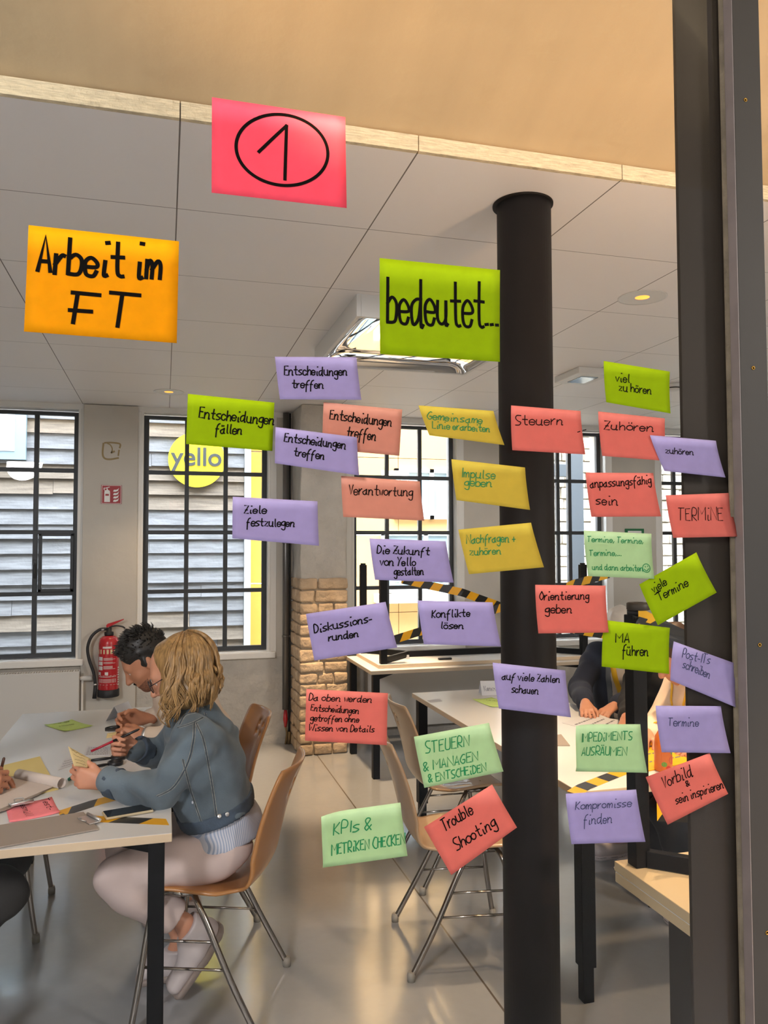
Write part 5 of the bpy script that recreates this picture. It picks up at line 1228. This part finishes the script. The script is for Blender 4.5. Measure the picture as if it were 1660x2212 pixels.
# glasses
m_gl = mat('glasses_rim', '22252c', .3, .3); bm = bmesh.new()
for e in (-1, 1): tube(bm, [q(.104+.001*math.cos(a), e*.033+.024*math.cos(a), .000+.022*math.sin(a)) for a in np.linspace(0, 2*PI, 22)], .0018, 6)
tube(bm, [q(.105, -.010, .004), q(.110, 0, .007), q(.105, .010, .004)], .0016, 6)
for e in (-1, 1): tube(bm, [q(.102, e*.057, .004), q(.03, e*.079, .010), q(-.01, e*.081, .004)], .0016, 6)
gl = obj('glasses', bm, m_gl, wom); bm = bmesh.new()
bm.faces.new([bm.verts.new(q(.104, .033+.0225*math.cos(a), .0205*math.sin(a))) for a in np.linspace(0, 2*PI, 20, endpoint=False)]); obj('lens', bm, m_lens, gl)
bm = bmesh.new(); bm.faces.new([bm.verts.new(q(.104, -.033+.0225*math.cos(a), .0205*math.sin(a))) for a in np.linspace(0, 2*PI, 20, endpoint=False)]); obj('lens', bm, m_lens, gl)
# what the woman holds: a cream paper and a red-capped pen
def held_sheet(name, lb, corners, m, lines=0, cat='paper'):
    P = [V3(*c) for c in corners]; c0 = sum(P)/4; bm = bmesh.new(); n_ = unit(np.cross(P[1]-P[0], P[3]-P[0])); G_ = []
    if n_@(cO-c0) < 0: n_ = -n_
    for j in range(7):
        row = []
        for i in range(9):
            u, v = i/8, j/6; row.append(bm.verts.new(P[0]*(1-u)*(1-v)+P[1]*u*(1-v)+P[2]*u*v+P[3]*(1-u)*v-c0+n_*.006*math.sin(u*3)*v))
        G_.append(row)
    for j in range(6):
        for i in range(8): bm.faces.new((G_[j][i], G_[j+1][i], G_[j+1][i+1], G_[j][i+1])).smooth = True
    o = obj(name, bm, m, None, True); o.location = c0; tag(o, lb, cat); sd_ = o.modifiers.new('thickness', 'SOLIDIFY'); sd_.thickness = .0004; sd_.offset = 0
    if lines:
        bm = bmesh.new(); rr = random.Random(9)
        for k in range(lines):
            v = (k+.6)/(lines+.4); u0 = rr.uniform(.08, .2); S = [np.array((u0+.08*i, v+rr.uniform(-.05, .05))) for i in range(8)]
            def fm(p): u, v = min(max(p[0], 0), 1), min(max(p[1], 0), 1); return P[0]*(1-u)*(1-v)+P[1]*u*(1-v)+P[2]*u*v+P[3]*(1-u)*v-c0+n_*(.006*math.sin(u*3)*v+.0012)
            ribbon(bm, spline(S, 4), .014, fm)
        obj('handwriting', bm, ink('k'), o)
    return o
CREAMP = mat('cream_paper', 'f3e3b0', .75, transl=.45)
held_sheet('held_paper', 'cream paper with handwriting held by the person in the denim jacket', [atY(147, 1612, 2.86), atY(197, 1640, 2.90), atY(191, 1660, 2.885), atY(160, 1655, 2.845)], CREAMP, 4)
tp = (tips[1][0]+tips[1][4])/2
pen('slim pen with a red end held by the person in the denim jacket', atY(197, 1623, 2.97), tp+unit(tp-atY(197, 1623, 2.97))*.06, m_pr, m_pk, .0042)

# ------------------------------------------------------------------ man with dark hair
J = mkJ((.20, 3.66, .56), (.185, 3.66, .72), (.105, 3.655, .86), (.025, 3.64, .965), (.07, 3.49, .895), (.05, 3.81, .895), (.085, 3.44, .80), (.06, 3.80, .79), (-.070, 3.515, .800), (-.075, 3.64, .845),
        (-.19, 3.56, .50), (-.19, 3.77, .50), (.10, 3.57, .10), (.10, 3.78, .10), (-.05, 3.56, .035), (-.05, 3.79, .035))
hc = V3(-.072, 3.615, 1.100); hf = V3(-.80, -.05, -.60); hu = V3(-.6, 0, .8)
hands = [dict(w=J['wrL'], d=(-.96, .05, .05), n=(0, 1, -.5), lat=(.0, .5, 1), curl=(.7, .75, .5), thumb=(.5, .3)), dict(w=J['wrR'], d=(-.95, -.15, .12), n=(0, -1, -.3), lat=(0, -.3, 1), curl=(.75, .8, .5), thumb=(.6, .3))]
man, q, R, tips, hp = skin_body('person with short black hair in a beige shirt, leaning over the left table', J, hc, hf, hu, hands, SKIN2, male=True, s=1.02)
eyes(man, q, R)
SP = torso(J, w=1.05, g=.014)+[cap(J['chest']+V3(.06, 0, .0), J['waist']+V3(.05, 0, 0), .085, .085, .05), cap(J['neck']+V3(.02, 0, -.01), J['neck']+V3(.0, 0, .02), .066, .060, .02)]
for s in 'LR': SP += arm(J, s, .014, 1.0, .86)
body('shirt', SP, BEIGE, man, h=.006, folds=(.0045, 44), cuts=[(V3(0, 0, .50), V3(0, 0, -1))])
TP = [cap(J['pelvis']+V3(0, -.06, 0), J['pelvis']+V3(0, .06, 0), .12, .12, .05)]
for s in 'LR': TP += leg(J, s, .010, 1.0, .95)
body('trousers', TP, BLACKT, man, h=.008, folds=(.004, 38), cuts=[(V3(0, 0, .60), V3(0, 0, 1))])
for s in 'LR': shoe(man, J, s, SHOEW, SOLEW)
f_, r_, u_ = R[:, 0], R[:, 1], R[:, 2]
hv, hfc = sdf_mesh([ell(q(-.016, 0, .036), V3(.108, .083, .100), R, .02), cap(q(.0, -.074, .02), q(.005, -.074, -.012), .012, .006, .01), cap(q(.0, .074, .02), q(.005, .074, -.012), .012, .006, .01), ell(q(-.06, 0, -.01), V3(.055, .068, .060), R, .02)], h=.006, folds=(.003, 90), cuts=[(q(.062, 0, .035), unit(f_*.9-u_*.55)), (q(.01, 0, -.02), unit(f_*.8-u_*.9))])
bm = bmesh.new(); vs = [bm.verts.new(v) for v in hv]
for fc in hfc:
    try: bm.faces.new([vs[i] for i in fc]).smooth = True
    except ValueError: pass
hr = random.Random(11)
for i in range(520):
    a = hr.uniform(-PI, PI); th = hr.uniform(0, 1.55); d = f_*math.cos(a)*math.sin(th)+r_*math.sin(a)*math.sin(th)+u_*math.cos(th)
    p = q(-.016, 0, .036)+f_*(d@f_)*.106+r_*(d@r_)*.081+u_*(d@u_)*.098
    if (p-q(.055, 0, .05))@unit(f_*.9-u_*.55) > 0: continue
    d2 = unit(d*1.0+f_*.45*hr.random()+u_*.3+r_*hr.uniform(-.3, .3)); l = hr.uniform(.014, .036)*(1.0 if th < 1.0 else .5)
    tube(bm, [p-d*.006, p+d2*l*.55, p+unit(d2+f_*.25)*l], [.0042, .0028, .0006], 5)
obj('hair', bm, HAIRK, man)
BP = [p for p in hp]
body('beard', BP, mat('stubble', '80543e', .8, var=(120, .4)), man, h=.004, infl=.0006, cuts=[(q(.02, 0, -.048), unit(u_*1.0+f_*.25)), (q(.012, 0, 0), -f_)])
bm = bmesh.new(); tube(bm, [q(.090, -.020, -.054), q(.095, 0, -.049), q(.090, .020, -.054)], [.003, .005, .003], 8); obj('moustache', bm, HAIRK, man)
w_ = J['wrL']; d = unit(w_-J['elL']); bm = bmesh.new(); lathe(bm, [(.031, -.009), (.033, -.008), (.033, .008), (.031, .009)], 28, mtx=Matrix.Translation(w_-d*.005) @ Vector(d).to_track_quat('Z', 'Y').to_matrix().to_4x4()); obj('watch', bm, m_stl, man)
tp = (tips[1][0]+tips[1][4])/2
mg = magnifier('black magnifying glass held by the man over the left table', tuple(atY(245, 1577, 3.57)), math.radians(190), tilt=.40, hl=.05, r=.034)
held_sheet('held_note', 'small pale note held by the man beneath the magnifying glass', [atY(232, 1584, 3.53), atY(254, 1580, 3.56), atY(252, 1597, 3.53), atY(229, 1595, 3.50)], CREAMP, 2)

# ------------------------------------------------------------------ person writing at the left edge
J = mkJ((-.98, 2.95, .56), (-.955, 2.95, .72), (-.90, 2.95, .88), (-.86, 2.95, 1.02), (-.89, 3.12, .965), (-.88, 2.78, .955), (-.78, 3.20, .79), (-.74, 2.80, .80), (-.66, 3.12, .80), (-.625, 2.965, .795),
        (-.52, 3.08, .515), (-.505, 2.84, .475), (-.95, 3.10, .11), (-.98, 2.84, .11), (-.82, 3.11, .035), (-.85, 2.83, .035))
hands = [dict(w=J['wrL'], d=(.9, -.3, 0), n=(0, 0, -1), lat=(.2, -1, 0), curl=(.3, .3, .3), thumb=(.2, .2)), dict(w=J['wrR'], d=(.97, .12, .10), n=(0, .8, -.6), lat=(.1, .5, 1), curl=(.9, .9, .6), thumb=(.55, .4))]
lp, q, R, tips, hp = skin_body('person at the left edge, only a writing hand and dark knees in view', J, V3(-.80, 2.95, 1.17), V3(.85, 0, -.5), V3(.5, 0, .85), hands, SKIN2)
eyes(lp, q, R)
SP = torso(J, w=1.0, g=.014)+arm(J, 'L', .014, 1, .85)+arm(J, 'R', .014, 1, .80); body('top', SP, BLACKT, lp, h=.008, folds=(.004, 44))
TP = [cap(J['pelvis']+V3(0, -.06, 0), J['pelvis']+V3(0, .06, 0), .12, .12, .05)]
for s in 'LR': TP += leg(J, s, .022, 1.05, .95)
body('trousers', TP, mat('charcoal_jeans', '2b2927', .9, var=(9, .2), bump=(150, .15, .002)), lp, h=.007, folds=(.004, 38), cuts=[(V3(0, 0, .60), V3(0, 0, 1))])
for s in 'LR': shoe(lp, J, s, BLACKT, SOLEW)
hv, hfc = sdf_mesh([ell(q(-.02, 0, .035), V3(.108, .085, .10), R, .02), ell(q(-.06, 0, -.05), V3(.06, .075, .09), R, .02)], h=.008, cuts=[(q(.055, 0, .03), unit(R[:, 0]*.9-R[:, 2]*.5))]); to_mesh('hair', (hv, hfc), mat('hair_brown', '4a3222', .5), lp)
tp = (tips[1][0]+tips[1][4])/2; pb_ = atZ(6, 1690, .752)
pen('brown ballpoint pen held upright by the hand at the left edge', tp+V3(-.01, 0, -.03), V3(*atY(9, 1636, float(tp[1]))), m_pbr, m_pbr, .0048)

# ------------------------------------------------------------------ three people along the right table
def seated(lb, base, face, lean, hc_off, top, bottom, hands_at, skin, hairm, wr=None, long_hair=False, feet=None, male=False, infl=.016, shoes=None):
    f = unit(V3(face[0], face[1], 0)); l = V3(-f[1], f[0], 0); B = V3(base[0], base[1], 0); Z = V3(0, 0, 1)
    pt = lambda a, b_, z: B+f*a+l*b_+Z*z
    wL, wR = V3(*hands_at[0]), V3(*hands_at[1]); shL, shR = pt(lean*.85, .165, .945), pt(lean*.85, -.165, .945)
    eL = (shL+wL)/2+l*.07-f*.03+V3(0, 0, -.09); eR = (shR+wR)/2-l*.07-f*.03+V3(0, 0, -.09); eL[2] = max(eL[2], .80); eR[2] = max(eR[2], .80)
    kn = feet or [(.40, .10, .49), (.40, -.10, .49), (.36, .10, .09), (.36, -.10, .09)]
    K = [pt(*k) for k in kn]
    J = mkJ(pt(0, 0, .56), pt(lean*.3, 0, .72), pt(lean*.75, 0, .87), pt(lean, 0, 1.0), shL, shR, eL, eR, wL, wR, K[0], K[1], K[2], K[3], K[2]+f*.15+V3(0, 0, -.05), K[3]+f*.15+V3(0, 0, -.05))
    hc = pt(lean+.07, 0, 1.11)+V3(*hc_off); hf = f*.80-Z*.60; hu = f*.6+Z*.8
    hd = []
    for s, w in (('L', wL), ('R', wR)):
        d = unit((w-J['el'+s])*V3(1, 1, .3)); lt = -l if s == 'L' else l; hd.append(dict(w=w, d=d+V3(0, 0, -.18), n=(0, 0, -1), lat=lt+d*.2, curl=(.35, .45, .35), thumb=(.25, .2), s=.95))
    o, q, R, tips, hp = skin_body(lb, J, hc, hf, hu, hd, skin, male=male, h=.0055)
    eyes(o, q, R)
    SP = torso(J, w=1.03, g=infl)+[cap(J['neck']-f*.02, J['neck']+V3(0, 0, .02), .066, .060, .02)]
    for s in 'LR': SP += arm(J, s, infl, 1.0, .86)
    tp = body('top', SP, top, o, h=.007, folds=(.0045, 44), cuts=[(V3(0, 0, .48), V3(0, 0, -1))])
    TP = [cap(J['pelvis']+l*.06, J['pelvis']-l*.06, .122, .122, .05)]
    for s in 'LR': TP += leg(J, s, .010, 1.0, .95)
    body('trousers', TP, bottom, o, h=.009, folds=(.004, 38), cuts=[(V3(0, 0, .60), Z)])
    for s in 'LR': shoe(o, J, s, shoes or SHOEW, SHOEW, m_str=BLACKT)
    hl = [ell(q(-.018, 0, .036), V3(.110, .086, .102), R, .02), ell(q(-.06, 0, -.02), V3(.06, .074, .075), R, .02)]
    if long_hair: hl += [cap(q(-.03, .075, .0), q(-.0, .078, -.11), .03, .022, .02), cap(q(-.03, -.075, .0), q(-.0, -.078, -.11), .03, .022, .02), cap(q(-.08, 0, 0), q(-.09, 0, -.12), .07, .05, .02)]
    VF = sdf_mesh(hl, h=.007, folds=(.003, 80), cuts=[(q(.050, 0, .035), unit(R[:, 0]*.9-R[:, 2]*.5))]); to_mesh('hair', VF, hairm, o)
    return o, J, tp, q, R, f, l
def lanyard(o, tp, J, f, l, drop=.26, m=LANY, wd=.024):
    bv = surf([tp]); c = J['chest']+f*.25
    for s in (-1, 1):
        rows = []
        for k in range(12):
            t = k/11; tgt = J['neck']+l*s*(.07-.065*t)+V3(0, 0, .02-drop*t); src = Vector(tgt+f*.5); best = bv[0].ray_cast(src, Vector(-f))
            if best[0] is None: continue
            p = np.array(best[0])+f*.004; rows.append((p-l*wd/2, p+l*wd/2))
        bm = bmesh.new(); vv = [(bm.verts.new(a), bm.verts.new(b_)) for a, b_ in rows]
        for a, b_ in zip(vv, vv[1:]): bm.faces.new((a[0], a[1], b_[1], b_[0])).smooth = True
        la = obj('lanyard', bm, m, o); sd_ = la.modifiers.new('thickness', 'SOLIDIFY'); sd_.thickness = .0015
    return bv
h1 = atZ(1272, 1535, .765); h2 = atZ(1322, 1530, .765)
o, J, tp, q, R, f, l = seated('person with white hair in a navy jacket with a yellow lanyard at the right table', (2.66, 4.15), (-.66, -.75), .14, (0, 0, 0), NAVY, BLACKT, [tuple(h2+(2.3-2.05)*V3(.12, .12, 0)), tuple(h1+V3(.02, .06, .02))], SKIN, HAIRW, long_hair=True, infl=.022)
# light blouse and grey lining showing in the open jacket front
P_ = torso(J, w=1.03, g=.0245); body('blouse', P_, mat('cream_blouse', 'cdbfae', .85), o, h=.006, folds=(.0045, 44), cuts=[(J['neck']+l*.060, l), (J['neck']-l*.060, -l), (J['chest']+f*.02, -f), (V3(0, 0, .50), V3(0, 0, -1)), (V3(0, 0, 1.02), V3(0, 0, 1))])
for s in (-1, 1): body('jacket_lining', torso(J, w=1.03, g=.027), GREYF, o, h=.006, folds=(.0045, 44), cuts=[(J['neck']+l*s*.088, l*s), (J['neck']+l*s*.056, -l*s), (J['chest']+f*.02, -f), (V3(0, 0, .50), V3(0, 0, -1)), (V3(0, 0, 1.0), V3(0, 0, 1))])
lanyard(o, [x for x in kids(o) if x.name.startswith('blouse')][0], J, f, l, .30, wd=.03)
h1 = atZ(1385, 1575, .785); h2 = atZ(1335, 1556, .785)
o, J, tp, q, R, f, l = seated('person in a black top sitting between the navy jacket and the peach shirt', (2.66, 3.60), (-1, -.10), .19, (.0, 0, -.01), BLACKT, BLACKT, [tuple(h1+V3(.03, -.05, 0)), tuple(h2+V3(.06, .02, 0))], SKIN2, HAIRK, male=True)
h1 = atZ(1450, 1600, .785); h2 = atZ(1398, 1585, .785)
o, J, tp, q, R, f, l = seated('person in a peach shirt with a yellow lanyard beside the steel post', (2.50, 3.01), (-1, .10), .24, (0, 0, 0), PEACH, BLACKT, [tuple(h1+V3(.1, -.1, 0)), tuple(h2)], SKIN, mat('hair_dark_brown', '3b2819', .5), feet=[(.44, .11, .47), (.44, -.11, .47), (.26, .11, .09), (.26, -.11, .09)])
lanyard(o, tp, J, f, l, .32, wd=.016)
